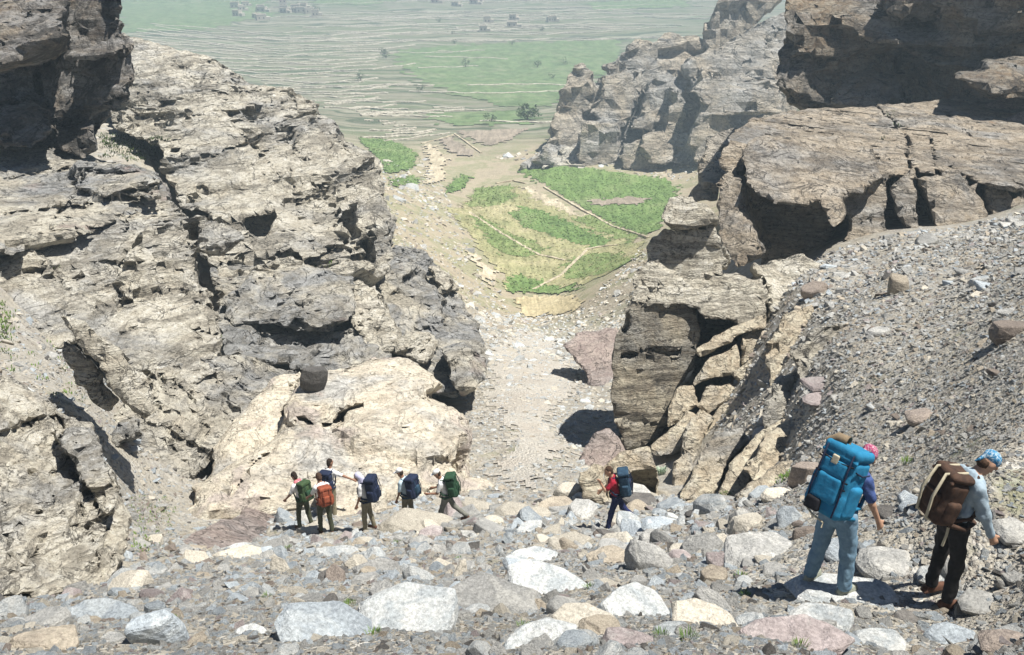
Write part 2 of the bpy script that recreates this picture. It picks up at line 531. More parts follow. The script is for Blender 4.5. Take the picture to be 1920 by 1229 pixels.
# ------------------------------------------------------------------ cliffs and rock masses
def _carve(D, dp, W3, wf):
    m = np.argwhere(dp[:, :, 0] < 1e9 * 0 + 3 * float(abs(W3[0, 0, 1] - W3[0, 0, 0])))
    if not len(m):
        return
    a, b = m.min(0), m.max(0) + 1
    s = (slice(a[0], b[0]), slice(a[1], b[1]))
    D[s] = np.maximum(D[s], -np.maximum(dp[s], W3 - wf[s]))

from concurrent.futures import ThreadPoolExecutor
_POOL = ThreadPoolExecutor(4)
_JOBS = []
def rock_mass(name, blocks, mat, label, cat='rock', group=None, **kw):
    _JOBS.append((name, mat, label, cat, group, _POOL.submit(rock_geometry, blocks, **kw)))
def flush_rocks():
    out = []
    for name, mat, label, cat, group, fut in _JOBS:
        V, Fq, base = fut.result()
        o = mesh_obj(name, V, Fq, mat, smooth=False)
        o.location = base
        out.append(tag(o, label, cat, group))
    _JOBS.clear()
    return out

def main_piece(V, F):
    """largest connected piece (crumbs and inner bubbles dropped)"""
    lab = np.arange(len(V))
    a = np.concatenate([F[:, 0], F[:, 1], F[:, 2]]); b = np.concatenate([F[:, 1], F[:, 2], F[:, 3]])
    for _ in range(200):
        la, lb = lab[a], lab[b]
        m = np.minimum(la, lb)
        ch = la != lb
        if not ch.any():
            break
        np.minimum.at(lab, la[ch], m[ch]); np.minimum.at(lab, lb[ch], m[ch])
        while True:
            l2 = lab[lab]
            if (l2 == lab).all():
                break
            lab = l2
    c = np.bincount(lab, minlength=len(V))
    ok = c[lab] > 0.2 * c.max()
    m = np.cumsum(ok) - 1
    return V[ok], m[F[ok[F[:, 0]]]]

def rock_geometry(blocks, voxel_px=3.5, bed=(8, 0.15), strata=1.0, rough=1.0, cells=14, cell_amp=1.0, cuts=(), cracks=(), seed=1, k_union=0.6, warp=1.0):
    """solid layered rock: blocks = (outline in photo pixels, distance Y at its centroid, Y gain per 100 px up, per 100 px right, thickness, edge radius px)"""
    allp = np.concatenate([np.asarray(b[0], float) for b in blocks])
    Yc = float(np.mean([b[1] for b in blocks]))
    pc = allp.mean(0)
    C = at(pc[0], pc[1], Yc)
    Wd = C / np.linalg.norm(C)
    Ud = np.array([Wd[1], -Wd[0], 0.0]); Ud /= np.linalg.norm(Ud)
    Vd = np.cross(Ud, Wd)
    L = np.linalg.norm(C)
    px = L / F_PX                       # metres per photo pixel
    U = 10 * px
    R = np.stack([Ud, Vd, Wd])
    vox = voxel_px * px
    prep = []
    lo = np.array([1e9] * 3); hi = -lo
    for b in blocks:
        poly = np.asarray(b[0], float)
        Yb, gy, gx, th, r = (list(b[1:]) + [0, 0, 6, 10][len(b) - 2:])[:5] if len(b) < 6 else b[1:6]
        cen = poly.mean(0)
        Yv = Yb + gy * (cen[1] - poly[:, 1]) / 100 + gx * (poly[:, 0] - cen[0]) / 100
        Pw = at(poly[:, 0], poly[:, 1], Yv) - C
        q = Pw @ R.T
        A = np.c_[q[:, :2], np.ones(len(q))]
        pl, *_ = np.linalg.lstsq(A, q[:, 2], rcond=None)
        prep.append((q[:, :2], pl, th, r * px * 0.5))
        lo = np.minimum(lo, [q[:, 0].min(), q[:, 1].min(), (A @ pl).min()])
        hi = np.maximum(hi, [q[:, 0].max(), q[:, 1].max(), (A @ pl).max() + th])
    lo -= 2.2 * U; hi += 2.2 * U
    lo[2] -= 1.5 * U
    slope = max(math.hypot(p[1][0], p[1][1]) for p in prep)
    vox3 = np.array([vox, vox, vox * min(max(slope, 1.25), 2.6)])
    n = np.maximum(np.ceil((hi - lo) / vox3).astype(int), 4)
    ax = [lo[i] + vox3[i] * np.arange(n[i]) for i in range(3)]
    u2, v2 = np.meshgrid(ax[0], ax[1], indexing='ij')
    Q2 = P2(u2, v2, seed * 3.7)
    wu = u2 + warp * 1.1 * U * fbm(Q2 / (6 * U), 3, seed) + warp * 0.35 * U * gnoise(Q2 / (1.2 * U), seed + 5)
    wv = v2 + warp * 1.1 * U * fbm(Q2 / (6 * U), 3, seed + 9) + warp * 0.35 * U * gnoise(Q2 / (1.2 * U), seed + 6)
    # broken joint blocks: stepped front relief
    ang = math.radians(bed[0])
    bu = (u2 * math.cos(ang) + v2 * math.sin(ang)) / (cells * U)
    bv = (-u2 * math.sin(ang) + v2 * math.cos(ang)) / (cells * 0.45 * U)
    bu = bu + 0.25 * gnoise(P2(u2, v2, 5.0) / (5 * U), seed + 2); bv = bv + 0.3 * gnoise(P2(u2, v2, 8.0) / (5 * U), seed + 3)
    rs = np.random.RandomState(seed * 13 + 1)
    gi, gj = np.floor(bu).astype(int), np.floor(bv).astype(int)
    T1 = rs.rand(64, 64, 3)
    def facets(bu, bv, T1):
        """broken faces: every cell a tilted plane with its own offset, grooves along the joints"""
        gi, gj = np.floor(bu).astype(int), np.floor(bv).astype(int)
        f1 = np.full(bu.shape, 9.0); f2 = np.full(bu.shape, 9.0); off = np.zeros(bu.shape)
        for di in (-1, 0, 1):
            for dj in (-1, 0, 1):
                t = T1[(gi + di) % 64, (gj + dj) % 64]
                du, dv = bu - (gi + di + t[..., 0]), bv - (gj + dj + t[..., 1])
                d = np.hypot(du, dv)
                m = d < f1
                f2 = np.where(m, f1, np.minimum(f2, d))
                off = np.where(m, (t[..., 2] - 0.5) + (t[..., 3] - 0.5) * 2.0 * du + (t[..., 4] - 0.35) * 2.2 * dv, off)
                f1 = np.where(m, d, f1)
        return off, f2 - f1
    T1 = rs.rand(64, 64, 5)
    o1, e1 = facets(bu, bv, T1)
    o2, e2 = facets(bu * 2.4 + 9.3, bv * 2.8 + 4.1, rs.rand(64, 64, 5))
    jm = np.clip(0.5 + 1.2 * gnoise(P2(u2, v2, 9.0) / (12 * U), seed + 7), 0, 1)
    front = cell_amp * U * (1.9 * o1 + 2.4 * np.exp(-(e1 / 0.045) ** 2) * jm + 1.0 * o2 + 1.2 * np.exp(-(e2 / 0.06) ** 2) * (1 - 0.6 * jm))
    front = front + rough * U * 0.25 * fbm(P2(u2, v2, 2.0) / (9 * U), 3, seed + 12)
    D = np.full(tuple(n), np.float32(4 * U), np.float32)
    kk = np.float32(k_union * U)
    pad = 3.0 * U
    for q, pl, th, r in prep:
        wfa = pl[0] * q[:, 0] + pl[1] * q[:, 1] + pl[2]
        i0 = [max(int((q[:, 0].min() - pad - lo[0]) / vox), 0), max(int((q[:, 1].min() - pad - lo[1]) / vox), 0), max(int((wfa.min() - pad - 1.5 * U - lo[2]) / vox3[2]), 0)]
        i1 = [min(int((q[:, 0].max() + pad - lo[0]) / vox) + 2, n[0]), min(int((q[:, 1].max() + pad - lo[1]) / vox) + 2, n[1]), min(int((wfa.max() + th + pad - lo[2]) / vox3[2]) + 2, n[2])]
        sl = tuple(slice(a, b) for a, b in zip(i0, i1))
        s2 = sl[:2]
        W3 = ax[2][None, None, sl[2]].astype(np.float32)
        dp = poly_sd(wu[s2], wv[s2], q).astype(np.float32)[:, :, None]
        wf = (pl[0] * u2[s2] + pl[1] * v2[s2] + pl[2] + front[s2]).astype(np.float32)[:, :, None]
        cs = np.float32(1 / math.sqrt(1 + pl[0] ** 2 + pl[1] ** 2))
        r = np.float32(r)
        b2 = np.maximum((wf - W3) * cs + r, W3 - wf - np.float32(th))
        a = np.broadcast_to(dp + r, b2.shape)
        d = np.minimum(np.maximum(a, b2), 0) + np.sqrt(np.maximum(a, 0) ** 2 + np.maximum(b2, 0) ** 2) - r
        Ds = D[sl]
        if len(prep) == 1:
            D[sl] = np.minimum(Ds, d)
        else:
            h = np.clip(np.float32(0.5) + np.float32(0.5) * (Ds - d) / kk, 0, 1)
            D[sl] = Ds + (d - Ds) * h - kk * h * (1 - h)
    W3 = ax[2][None, None, :].astype(np.float32)
    def plane_of(poly, Yb, gy):
        poly = np.asarray(poly, float); cen = poly.mean(0)
        Yv = Yb + gy * (cen[1] - poly[:, 1]) / 100
        q = (at(poly[:, 0], poly[:, 1], Yv) - C) @ R.T
        pl, *_ = np.linalg.lstsq(np.c_[q[:, :2], np.ones(len(q))], q[:, 2], rcond=None)
        return q[:, :2], pl
    for poly, Yb, gy in cuts:           # hollows, wedge gaps, undercuts
        q, pl = plane_of(poly, Yb, gy)
        dp = poly_sd(wu, wv, q).astype(np.float32)[:, :, None]
        wf = (pl[0] * u2 + pl[1] * v2 + pl[2]).astype(np.float32)[:, :, None]
        _carve(D, dp, W3, wf)
    c0 = -(R @ C)
    for pts, width, Yb in cracks:       # joints: narrow grooves following the surface
        qs = []
        for (cx_, cy_) in pts:
            ra, rb = ray(cx_, cy_)
            dl = R @ np.array([float(ra), 1.0, float(rb)])
            best = Yb
            cand = []
            for q, pl, th, r in prep:
                den = dl[2] - pl[0] * dl[0] - pl[1] * dl[1]
                t = (pl[0] * c0[0] + pl[1] * c0[1] + pl[2] - c0[2]) / den
                uv = c0[:2] + t * dl[:2]
                if t > 0 and poly_sd(np.array([uv[0]]), np.array([uv[1]]), q)[0] < 1.5 * U:
                    cand.append(t)
            t = min(cand) if cand else Yb
            qs.append(c0[:2] + t * dl[:2])
        cd = (line_d(wu, wv, qs) - width * px).astype(np.float32)
        m = np.argwhere(cd < 3 * vox)
        if not len(m):
            continue
        i0, i1 = m.min(0), m.max(0) + 1
        sl = (slice(i0[0], i1[0]), slice(i0[1], i1[1]))
        Ds = D[sl]
        D[sl] = np.maximum(Ds, np.minimum(-cd[sl][:, :, None], Ds + np.float32(width * 5 * px)))
    # fine relief near the surface
    band = np.abs(D) < 2.0 * U
    ii = np.argwhere(band)
    if len(ii) > 3500000:
        raise RuntimeError('band too large ' + str(D.shape))
    Pl = np.stack([ax[k][ii[:, k]] for k in range(3)], 1).astype(np.float32)
    bt = bed[1]
    nb = np.array([-math.sin(ang), math.cos(ang), bt]); nb /= np.linalg.norm(nb)
    s = Pl @ nb.astype(np.float32) + 0.9 * U * gnoise(Pl / (10 * U), seed + 20) + 0.25 * U * gnoise(Pl / (2.5 * U), seed + 21)
    tab = rs.rand(4096)
    def ledge(s, th):
        x = s / th
        i = np.floor(x).astype(int); f = x - i
        a, b = tab[i % 4096], tab[(i + 1) % 4096]
        t = np.clip((f - 0.8) / 0.2, 0, 1)
        return a + (b - a) * t - 0.5 + 0.5 * np.exp(-((f - 0.85) / 0.12) ** 2)
    mod = np.clip(0.55 + 0.9 * gnoise(Pl / (14 * U), seed + 22), 0.05, 1.3)
    dd = strata * mod * U * (0.6 * ledge(s, 1.1 * U) + 1.25 * ledge(s + 77 * U, 3.2 * U))
    dd = dd + rough * U * (0.12 * gnoise(Pl / (4.2 * U), seed + 23) - 0.20 * fbm(Pl / (2.2 * U), 2, seed + 24, ridged=True))
    D[ii[:, 0], ii[:, 1], ii[:, 2]] += dd.astype(np.float32)
    D[0], D[-1] = 1, 1
    D[:, 0], D[:, -1] = 1, 1
    D[:, :, 0], D[:, :, -1] = 1, 1
    V, Fq = surface_nets(D)
    V, Fq = main_piece(V, Fq)
    P = lo + V * vox3
    Pw = P @ R + C
    # far sides and buried parts keep their shape with coarser faces
    e1, e2 = Pw[Fq[:, 2]] - Pw[Fq[:, 0]], Pw[Fq[:, 3]] - Pw[Fq[:, 1]]
    nrm = np.cross(e1, e2)
    fc = Pw[Fq[:, 0]]
    facing = -(nrm * fc).sum(1) / (np.linalg.norm(nrm, axis=1) * np.linalg.norm(fc, axis=1) + 1e-9)
    keep = facing > -0.12
    vk = np.zeros(len(Pw), bool)
    vk[Fq[keep].ravel()] = True
    gz = ground_z(Pw[:, 0], Pw[:, 1], detail=False)
    vk &= Pw[:, 2] > gz - 0.8
    key = np.full((len(Pw), 4), -1, np.int64)
    key[vk, 3] = np.flatnonzero(vk)
    key[~vk, :3] = np.round(P[~vk] / (vox3 * 4.5)).astype(np.int64)
    key += 100000
    h = ((key[:, 0] * 1000003 + key[:, 1]) * 1000003 + key[:, 2]) * 1000003 + key[:, 3]
    _, inv = np.unique(h, return_inverse=True)
    nv = inv.max() + 1
    cnt = np.bincount(inv, minlength=nv)[:, None]
    Pn = np.stack([np.bincount(inv, Pw[:, k], nv) for k in range(3)], 1) / cnt
    Fn = inv[Fq]
    eq = [Fn[:, i] == Fn[:, (i + 1) % 4] for i in range(4)]
    ne = sum(e.astype(int) for e in eq) + (Fn[:, 0] == Fn[:, 2]) * 4 + (Fn[:, 1] == Fn[:, 3]) * 4
    quads = Fn[ne == 0]
    tris = []
    for i in range(4):
        m = (ne == 1) & eq[i]
        tris.append(Fn[m][:, [j for j in range(4) if j != i]])
    tris = np.concatenate(tris)
    if len(tris):
        _, ui = np.unique(np.sort(tris, 1), axis=0, return_index=True)
        tris = tris[ui]
    _, ui = np.unique(np.sort(quads, 1), axis=0, return_index=True)
    quads = quads[ui]
    base = Pn.mean(0)
    return Pn - base, [quads, tris], base
def U_at(Y, py):
    return 10 * math.hypot(Y, Y * abs(float(ray(960, py)[1]))) / F_PX

m_left_near = cliff_mat('rock_front_left', U_at(16, 900), greyness=0.5, varnish=0.28, rot=(0.25, 0.35, 0), strata=0.7)
m_left_mid = cliff_mat('rock_left_ledges', U_at(38, 550), greyness=0.45, varnish=0.28, rot=(0.2, 0.28, 0), strata=0.75)
m_left_far = cliff_mat('rock_promontory', U_at(66, 350), greyness=0.38, varnish=0.3, rot=(0.2, 0.3, 0), strata=0.7)
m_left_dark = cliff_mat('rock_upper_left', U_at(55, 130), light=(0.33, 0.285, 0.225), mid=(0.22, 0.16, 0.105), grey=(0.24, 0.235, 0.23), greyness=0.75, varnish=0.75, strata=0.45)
m_grey = cliff_mat('rock_grey_slope', U_at(50, 600), light=(0.58, 0.54, 0.45), grey=(0.28, 0.285, 0.29), greyness=0.62, varnish=0.28, rot=(0.2, 0.3, 0), strata=0.5, extra=PURPLE, extra_t=0.6)
m_tan = cliff_mat('rock_tan_boulder', U_at(28, 820), light=(0.60, 0.545, 0.445), mid=(0.48, 0.42, 0.335), greyness=0.32, varnish=0.18, rot=(0.2, 0.25, 0), strata=0.3, extra=(0.42, 0.365, 0.33), extra_t=0.56, bumpk=0.7, hairk=0.3)
m_tower = cliff_mat('rock_tower', U_at(37, 620), greyness=0.18, varnish=0.28, rot=(0.1, -0.1, 0), strata=0.7)
m_pillar = cliff_mat('rock_pillar_dark', U_at(37, 700), light=(0.50, 0.45, 0.35), mid=(0.34, 0.29, 0.22), grey=(0.26, 0.25, 0.23), greyness=0.4, varnish=0.45, rot=(0.1, -0.1, 0), strata=0.8)
m_blocks = cliff_mat('rock_ochre_blocks', U_at(33, 760), light=(0.60, 0.535, 0.42), mid=(0.46, 0.385, 0.285), greyness=0.3, varnish=0.2, rot=(0.1, 0.3, 0), strata=0.3)
m_slab = cliff_mat('rock_split_slab', U_at(55, 360), light=(0.47, 0.41, 0.33), mid=(0.34, 0.28, 0.21), grey=(0.29, 0.28, 0.265), greyness=0.45, varnish=0.42, rot=(0.1, -0.08, 0), strata=0.6, extra=ORANGE, extra_t=0.66)
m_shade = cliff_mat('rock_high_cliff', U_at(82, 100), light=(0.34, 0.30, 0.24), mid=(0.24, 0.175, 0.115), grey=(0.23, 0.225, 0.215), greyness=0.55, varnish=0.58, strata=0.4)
m_ridge = cliff_mat('rock_far_ridge', U_at(220, 220), light=(0.52, 0.46, 0.37), mid=(0.36, 0.31, 0.245), greyness=0.5, varnish=0.3, strata=0.4)
m_rubble = cliff_mat('rock_rubble', U_at(226, 290), greyness=0.5, varnish=0.3, strata=0.1)
m_purple = cliff_mat('rock_purple', U_at(30, 800), light=(0.43, 0.36, 0.32), mid=(0.32, 0.255, 0.235), grey=(0.34, 0.30, 0.285), greyness=0.4, varnish=0.2, strata=0.3)

# --- left side
rock_mass('rock_outcrop', [
  ([(-60,700),(40,715),(110,760),(165,800),(190,860),(215,920),(240,975),(232,1040),(205,1110),(60,1115),(-60,1115)], 14.3, 1.3, 0.4, 5, 18),
  ([(100,797),(160,800),(192,850),(216,930),(205,965),(160,915),(128,860)], 14.2, 1.2, 0.3, 3, 8),
  ([(105,935),(150,900),(195,985),(175,1050),(120,1090),(60,1085)], 12.9, 1.0, 0.2, 3, 14),
 ], m_left_near, 'grey layered rock outcrop at the left edge, nearest to the camera', bed=(14, 0.5), strata=0.9, seed=2, cells=16,
 cracks=[([(118,850),(150,905),(200,965)], 3, 14.6), ([(0,905),(60,890),(110,880)], 2, 14.8), ([(0,800),(80,802),(180,850)], 2.5, 15), ([(0,982),(100,962),(200,1000)], 2.5, 13.5), ([(150,905),(175,1050)], 2.5, 14)])
rock_mass('rock_fin', [
  ([(113,598),(158,602),(214,648),(260,692),(287,738),(294,772),(272,786),(238,758),(205,704),(152,640)], 23.6, 1.0, 0.0, 2.2, 10),
  ([(115,636),(150,652),(186,700),(217,748),(205,768),(150,728)], 25.0, 1.0, 0.0, 2.0, 9)],
 m_left_mid, 'curved ribbed rock fin with a dark shadow gap, above the left outcrop', bed=(-58, 0.3), strata=0.6, seed=3, cells=8, cell_amp=0.5)
rock_mass('rock_outcrop', [
  ([(-60,480),(40,445),(100,440),(165,412),(240,388),(320,368),(345,400),(362,440),(372,520),(402,590),(420,622),(416,690),(340,720),(270,710),(210,660),(120,640),(60,640),(-60,620)], 38.2, 4.2, 0.5, 9, 14),
  ([(2,505),(38,474),(86,490),(118,540),(122,588),(60,615),(10,592)], 36.8, 3, 0, 5, 22),
  ([(222,600),(240,470),(295,410),(350,408),(372,520),(414,690),(400,720),(340,715),(262,690)], 37.0, 3.0, 0.6, 6, 8),
  ([(366,402),(402,415),(452,440),(456,452),(424,474),(376,462)], 41, 4, 0, 5, 10),
  ([(60,600),(118,590),(135,640),(100,650),(40,640)], 33.5, 3, 0, 4, 14)],
 m_left_mid, 'thinly bedded pale rock ledges below the grey slope on the left', bed=(14, 0.45), strata=1.6, cells=20, cell_amp=0.8, seed=4,
 cuts=[([(72,425),(95,405),(103,412),(92,440),(60,470),(30,465)], 41, 4)], cracks=[([(240,400),(236,470),(222,600)], 3, 38.5), ([(8,455),(60,430),(100,408)], 3, 40), ([(110,470),(230,440),(350,400)], 2.5, 39), ([(130,530),(250,500),(370,455)], 2.5, 38), ([(225,560),(330,540),(400,580)], 2.5, 37), ([(230,625),(320,602),(410,622)], 3, 36), ([(0,522),(60,502),(118,540)], 2.5, 37)])
rock_mass('rock_slope', [
  ([(-60,272),(80,268),(180,298),(240,312),(300,335),(330,372),(300,390),(180,424),(100,455),(-60,492)], 48, 9, 0.5, 9, 16),
  ([(150,300),(250,318),(310,345),(300,372),(200,372),(140,345)], 47, 8, 0, 6, 16),
  ([(-60,380),(60,370),(160,360),(230,370),(150,412),(60,440),(-60,470)], 44, 8, 0, 6, 16)],
 m_grey, 'bluish grey rounded rock slope under the dark overhanging cliff', bed=(12, 0.6), strata=0.8, cells=22, cell_amp=0.7, seed=5, cracks=[([(0,340),(120,320),(250,330)], 2.5, 50), ([(0,412),(150,382),(300,352)], 2.5, 48), ([(90,450),(110,400),(180,300)], 2, 48)])
rock_mass('cliff', [
  ([(112,-70),(212,-70),(224,10),(214,30),(234,42),(224,60),(240,76),(243,150),(240,182),(224,196),(182,226),(176,275),(120,262),(96,205),(60,182),(80,110),(118,60)], 56, 2, -2.0, 9, 14),
  ([(-60,-70),(116,-70),(122,50),(112,92),(60,118),(-60,138)], 52.5, 6, 0, 9, 12),
  ([(-60,120),(75,105),(100,200),(60,214),(30,204),(-60,224)], 57, 1, -1, 8, 12),
  ([(-60,196),(45,194),(84,210),(93,256),(60,268),(-60,276)], 52, 4, 0, 6, 14),
  ([(108,240),(120,222),(150,230),(172,245),(178,280),(150,292),(118,280)], 54, 3, 0, 5, 10),
  ([(205,120),(238,95),(244,150),(240,185),(222,190),(205,160)], 55, 2, 0, 5, 14),
  ([(118,80),(215,70),(225,88),(170,100),(120,105)], 54, 2, 0, 6, 6),
  ([(-60,-40),(200,-40),(210,180),(170,280),(-60,290)], 62, 0, 0, 8, 8),
  ([(103,196),(148,182),(150,190),(110,204)], 55.5, 2, 0, 4, 3)],
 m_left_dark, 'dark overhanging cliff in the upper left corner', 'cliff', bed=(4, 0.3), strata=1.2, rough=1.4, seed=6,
 cuts=[([(60,120),(118,95),(118,60),(128,0),(205,0),(210,30),(200,70),(170,90),(130,108),(100,130)], 57.2, 1), ([(60,140),(80,130),(84,190),(62,185)], 60, 0), ([(95,225),(180,195),(222,196),(180,224),(110,240)], 58, 0)])
rock_mass('promontory', [
  ([(232,60),(300,84),(372,100),(396,120),(442,142),(484,160),(440,190),(300,190),(232,190)], 98, 12, 2, 14, 8),
  ([(198,195),(240,152),(330,150),(482,158),(552,170),(602,190),(606,210),(632,240),(662,266),(692,286),(713,310),(724,352),(736,392),(743,430),(736,470),(716,512),(700,548),(640,520),(600,490),(540,480),(470,460),(430,430),(380,400),(340,390),(316,340),(300,270),(222,250)], 72, 10, 1.5, 16, 14),
  ([(548,405),(602,380),(652,332),(712,306),(728,360),(745,430),(738,482),(712,546),(690,562),(668,505),(636,472),(570,446)], 62, 7, -2, 10, 12),
  ([(222,206),(322,200),(326,216),(292,246),(238,240)], 77, 4, 0, 6, 6),
  ([(502,292),(530,246),(572,235),(622,266),(606,302),(552,312)], 76.6, 10, 1, 5, 6),
  ([(380,474),(430,440),(545,436),(622,462),(692,512),(700,575),(600,560),(500,550),(400,530)], 54.5, 8, 0, 8, 12),
  ([(430,345),(505,315),(545,325),(530,350),(470,385),(440,380)], 69, 8, 0, 5, 6),
  ([(370,285),(470,270),(560,225),(600,200),(560,260),(450,310),(360,330)], 77.6, 10, 0, 5, 6),
  ([(370,386),(430,352),(520,362),(560,385),(500,415),(430,425)], 65.8, 7, 0, 5, 8)],
 m_left_far, 'large pale layered promontory jutting into the valley on the left', 'cliff', bed=(14, 0.5), strata=1.6, cells=22, cell_amp=0.8, seed=7, voxel_px=3.8,
 cuts=[([(455,412),(520,392),(514,415),(492,440),(462,440)], 66.5, 2), ([(600,424),(672,380),(660,440),(648,445),(640,414)], 66.4, 0), ([(664,450),(690,430),(676,480),(668,500)], 64.5, 0), ([(622,430),(636,432),(640,444),(626,440)], 65, 0),
       ([(580,462),(640,452),(612,474),(560,478)], 63, 2), ([(430,216),(530,196),(535,204),(440,226)], 86, 2), ([(560,188),(600,178),(592,196),(556,200)], 89, 2), ([(590,205),(612,205),(604,216)], 86, 0)],
 cracks=[([(200,190),(250,215),(330,212)], 2.5, 80), ([(300,330),(380,300),(480,262),(600,205)], 3, 76), ([(345,385),(430,350),(520,330),(640,300),(700,290)], 2.5, 70), ([(455,250),(500,300),(560,352)], 2, 72), ([(380,425),(520,395),(640,352),(722,300)], 2.5, 68), ([(330,282),(375,310)], 2, 72), ([(590,330),(650,440),(690,555)], 2.5, 65), ([(530,240),(560,300),(640,310)], 2, 74), ([(250,160),(400,168),(560,180)], 2, 86), ([(400,500),(520,480),(640,520)], 3, 57)])
rock_mass('rock_slope', [
  ([(396,480),(560,476),(700,550),(742,450),(800,470),(850,540),(884,590),(905,660),(892,735),(820,750),(700,712),(560,690),(420,660)], 54, 9, 2, 9, 16)],
 m_grey, 'grey and cream rock slope falling into the gully below the promontory', bed=(20, 0.5), strata=0.9, seed=8, cell_amp=1.2, cracks=[([(420,545),(520,505),(640,520)], 2.5, 54), ([(640,625),(720,560),(760,470)], 3, 56), ([(760,645),(830,600),(870,560)], 2.5, 56), ([(500,645),(620,645),(740,695)], 2.5, 50)])
for i, (poly, Y, mt, lab, bd) in enumerate([
  ([(418,565),(476,505),(590,492),(655,520),(672,580),(622,625),(540,612),(440,612)], 49, m_grey, 'smooth blue-grey rock dome in the middle of the left slope', 15),
  ([(640,545),(672,520),(702,540),(735,590),(757,650),(728,668),(690,655),(655,610)], 49.5, m_tower, 'cream crumbly rock rib right of the grey dome', 25),
  ([(700,490),(730,475),(780,500),(835,560),(832,620),(770,640),(735,580),(710,560)], 57, m_grey, 'grey weathered rock hump under the tip of the promontory', 20),
  ([(800,500),(822,496),(842,520),(850,545),(836,550)], 60, m_tower, 'small leaning ribbed rock tooth on the gully edge', 60),
  ([(735,638),(770,622),(805,630),(820,655),(800,675),(750,668)], 47, m_tower, 'low pale bedded rock above the tan boulder', 5),
  ([(830,660),(880,640),(908,675),(902,715),(868,735),(838,705)], 45, m_grey, 'rounded grey rock at the gully edge above the tan boulder', 12),
  ([(590,640),(660,620),(735,660),(720,700),(640,690),(580,675)], 46, m_grey, 'low grey rock shelf behind the tan boulder', 10)]):
    rock_mass('rock_hump', [(poly, Y, 5, 0.5, 5, 16)], mt, lab, bed=(bd, 0.5), strata=0.8, seed=20 + i, cells=10)
rock_mass('rock_sheet', [
  ([(196,800),(290,690),(420,662),(560,694),(520,745),(446,800),(405,862),(345,905),(330,965),(236,950),(214,885)], 29.5, 2.6, 1, 5, 14),
  ([(212,812),(262,790),(272,815),(215,835)], 26, 2, 0, 2, 6)],
 m_grey, 'cracked pale rock sheet between the left outcrop and the tan boulder', bed=(-48, 0.4), strata=0.8, seed=9, cell_amp=1.3)
rock_mass('tan_boulder', [
  ([(380,940),(398,838),(454,770),(505,710),(560,692),(606,716),(566,780),(520,835),(470,890),(430,940)], 29.6, 2.4, 0.4, 6, 60),
  ([(560,700),(650,690),(702,668),(762,668),(816,690),(834,722),(796,752),(700,765),(620,790),(540,800),(525,765)], 31.0, 3.6, 0.4, 6, 60),
  ([(352,975),(362,915),(432,872),(500,835),(530,795),(640,762),(732,742),(802,742),(872,774),(889,806),(886,900),(852,960),(760,960),(650,970),(560,970),(470,980),(370,990)], 26.8, 2.6, 0.3, 6, 70),
  ([(600,800),(730,748),(800,745),(866,772),(882,810),(850,872),(760,862),(660,850)], 28.5, 2.8, 0.3, 4, 70),
  ([(420,920),(500,850),(580,830),(640,870),(600,930),(500,955)], 26.6, 2.6, 0.3, 4, 60)],
 m_tan, 'huge rounded tan boulder behind the group of hikers', 'boulder', bed=(14, 0.3), strata=0.55, rough=0.8, seed=10, cell_amp=0.45, warp=0.8, k_union=0.8,
 cuts=[([(855,800),(886,790),(884,850),(850,892),(836,880),(856,845)], 28.8, 0)],
 cracks=[([(524,775),(600,795),(660,772),(722,742)], 4, 30.0), ([(560,905),(640,890),(690,870)], 2.5, 27.0), ([(622,805),(668,762)], 2.5, 28.6), ([(430,930),(470,870),(520,838)], 3, 28.5)])
rock_mass('rock_ledge', [
  ([(345,965),(382,930),(430,912),(480,905),(545,910),(552,945),(500,962),(430,1000),(350,1010)], 25, 2, 0.3, 3, 12),
  ([(388,940),(430,880),(470,868),(440,930),(412,955)], 25.4, 2, 0, 3, 8)],
 m_tan, 'low cream rock ledge at the left foot of the tan boulder', bed=(18, 0.3), strata=0.5, seed=11, cell_amp=0.8, cuts=[([(385,925),(412,905),(408,925),(392,945)], 27, 0)])
rock_mass('purple_slab', [
  ([(252,1066),(300,1032),(400,985),(480,946),(545,925),(578,936),(570,985),(470,1020),(390,1060),(290,1100)], 21.6, 6, 1.6, 2.5, 8)],
 m_purple, 'long purple-brown rock rib dipping to the left below the hikers', bed=(27, 0.3), strata=0.5, seed=12, cell_amp=0.5, cells=10)
rock_mass('pale_slab', [([(592,925),(660,904),(722,914),(727,975),(664,990),(600,985)], 24, 1.5, 0, 2.5, 9)],
 m_tan, 'pale flat-sided block standing behind the hikers with orange and navy packs', bed=(2, 0.2), strata=0.3, seed=13, cell_amp=0.2, warp=0.5)
rock_mass('pale_slab', [([(752,892),(852,884),(922,912),(920,985),(842,985),(762,975)], 26, 2.5, 0, 2.5, 12)],
 m_tan, 'pale rounded slab right behind the hiker with the green pack', bed=(-8, 0.2), strata=0.3, seed=14, cell_amp=0.4)

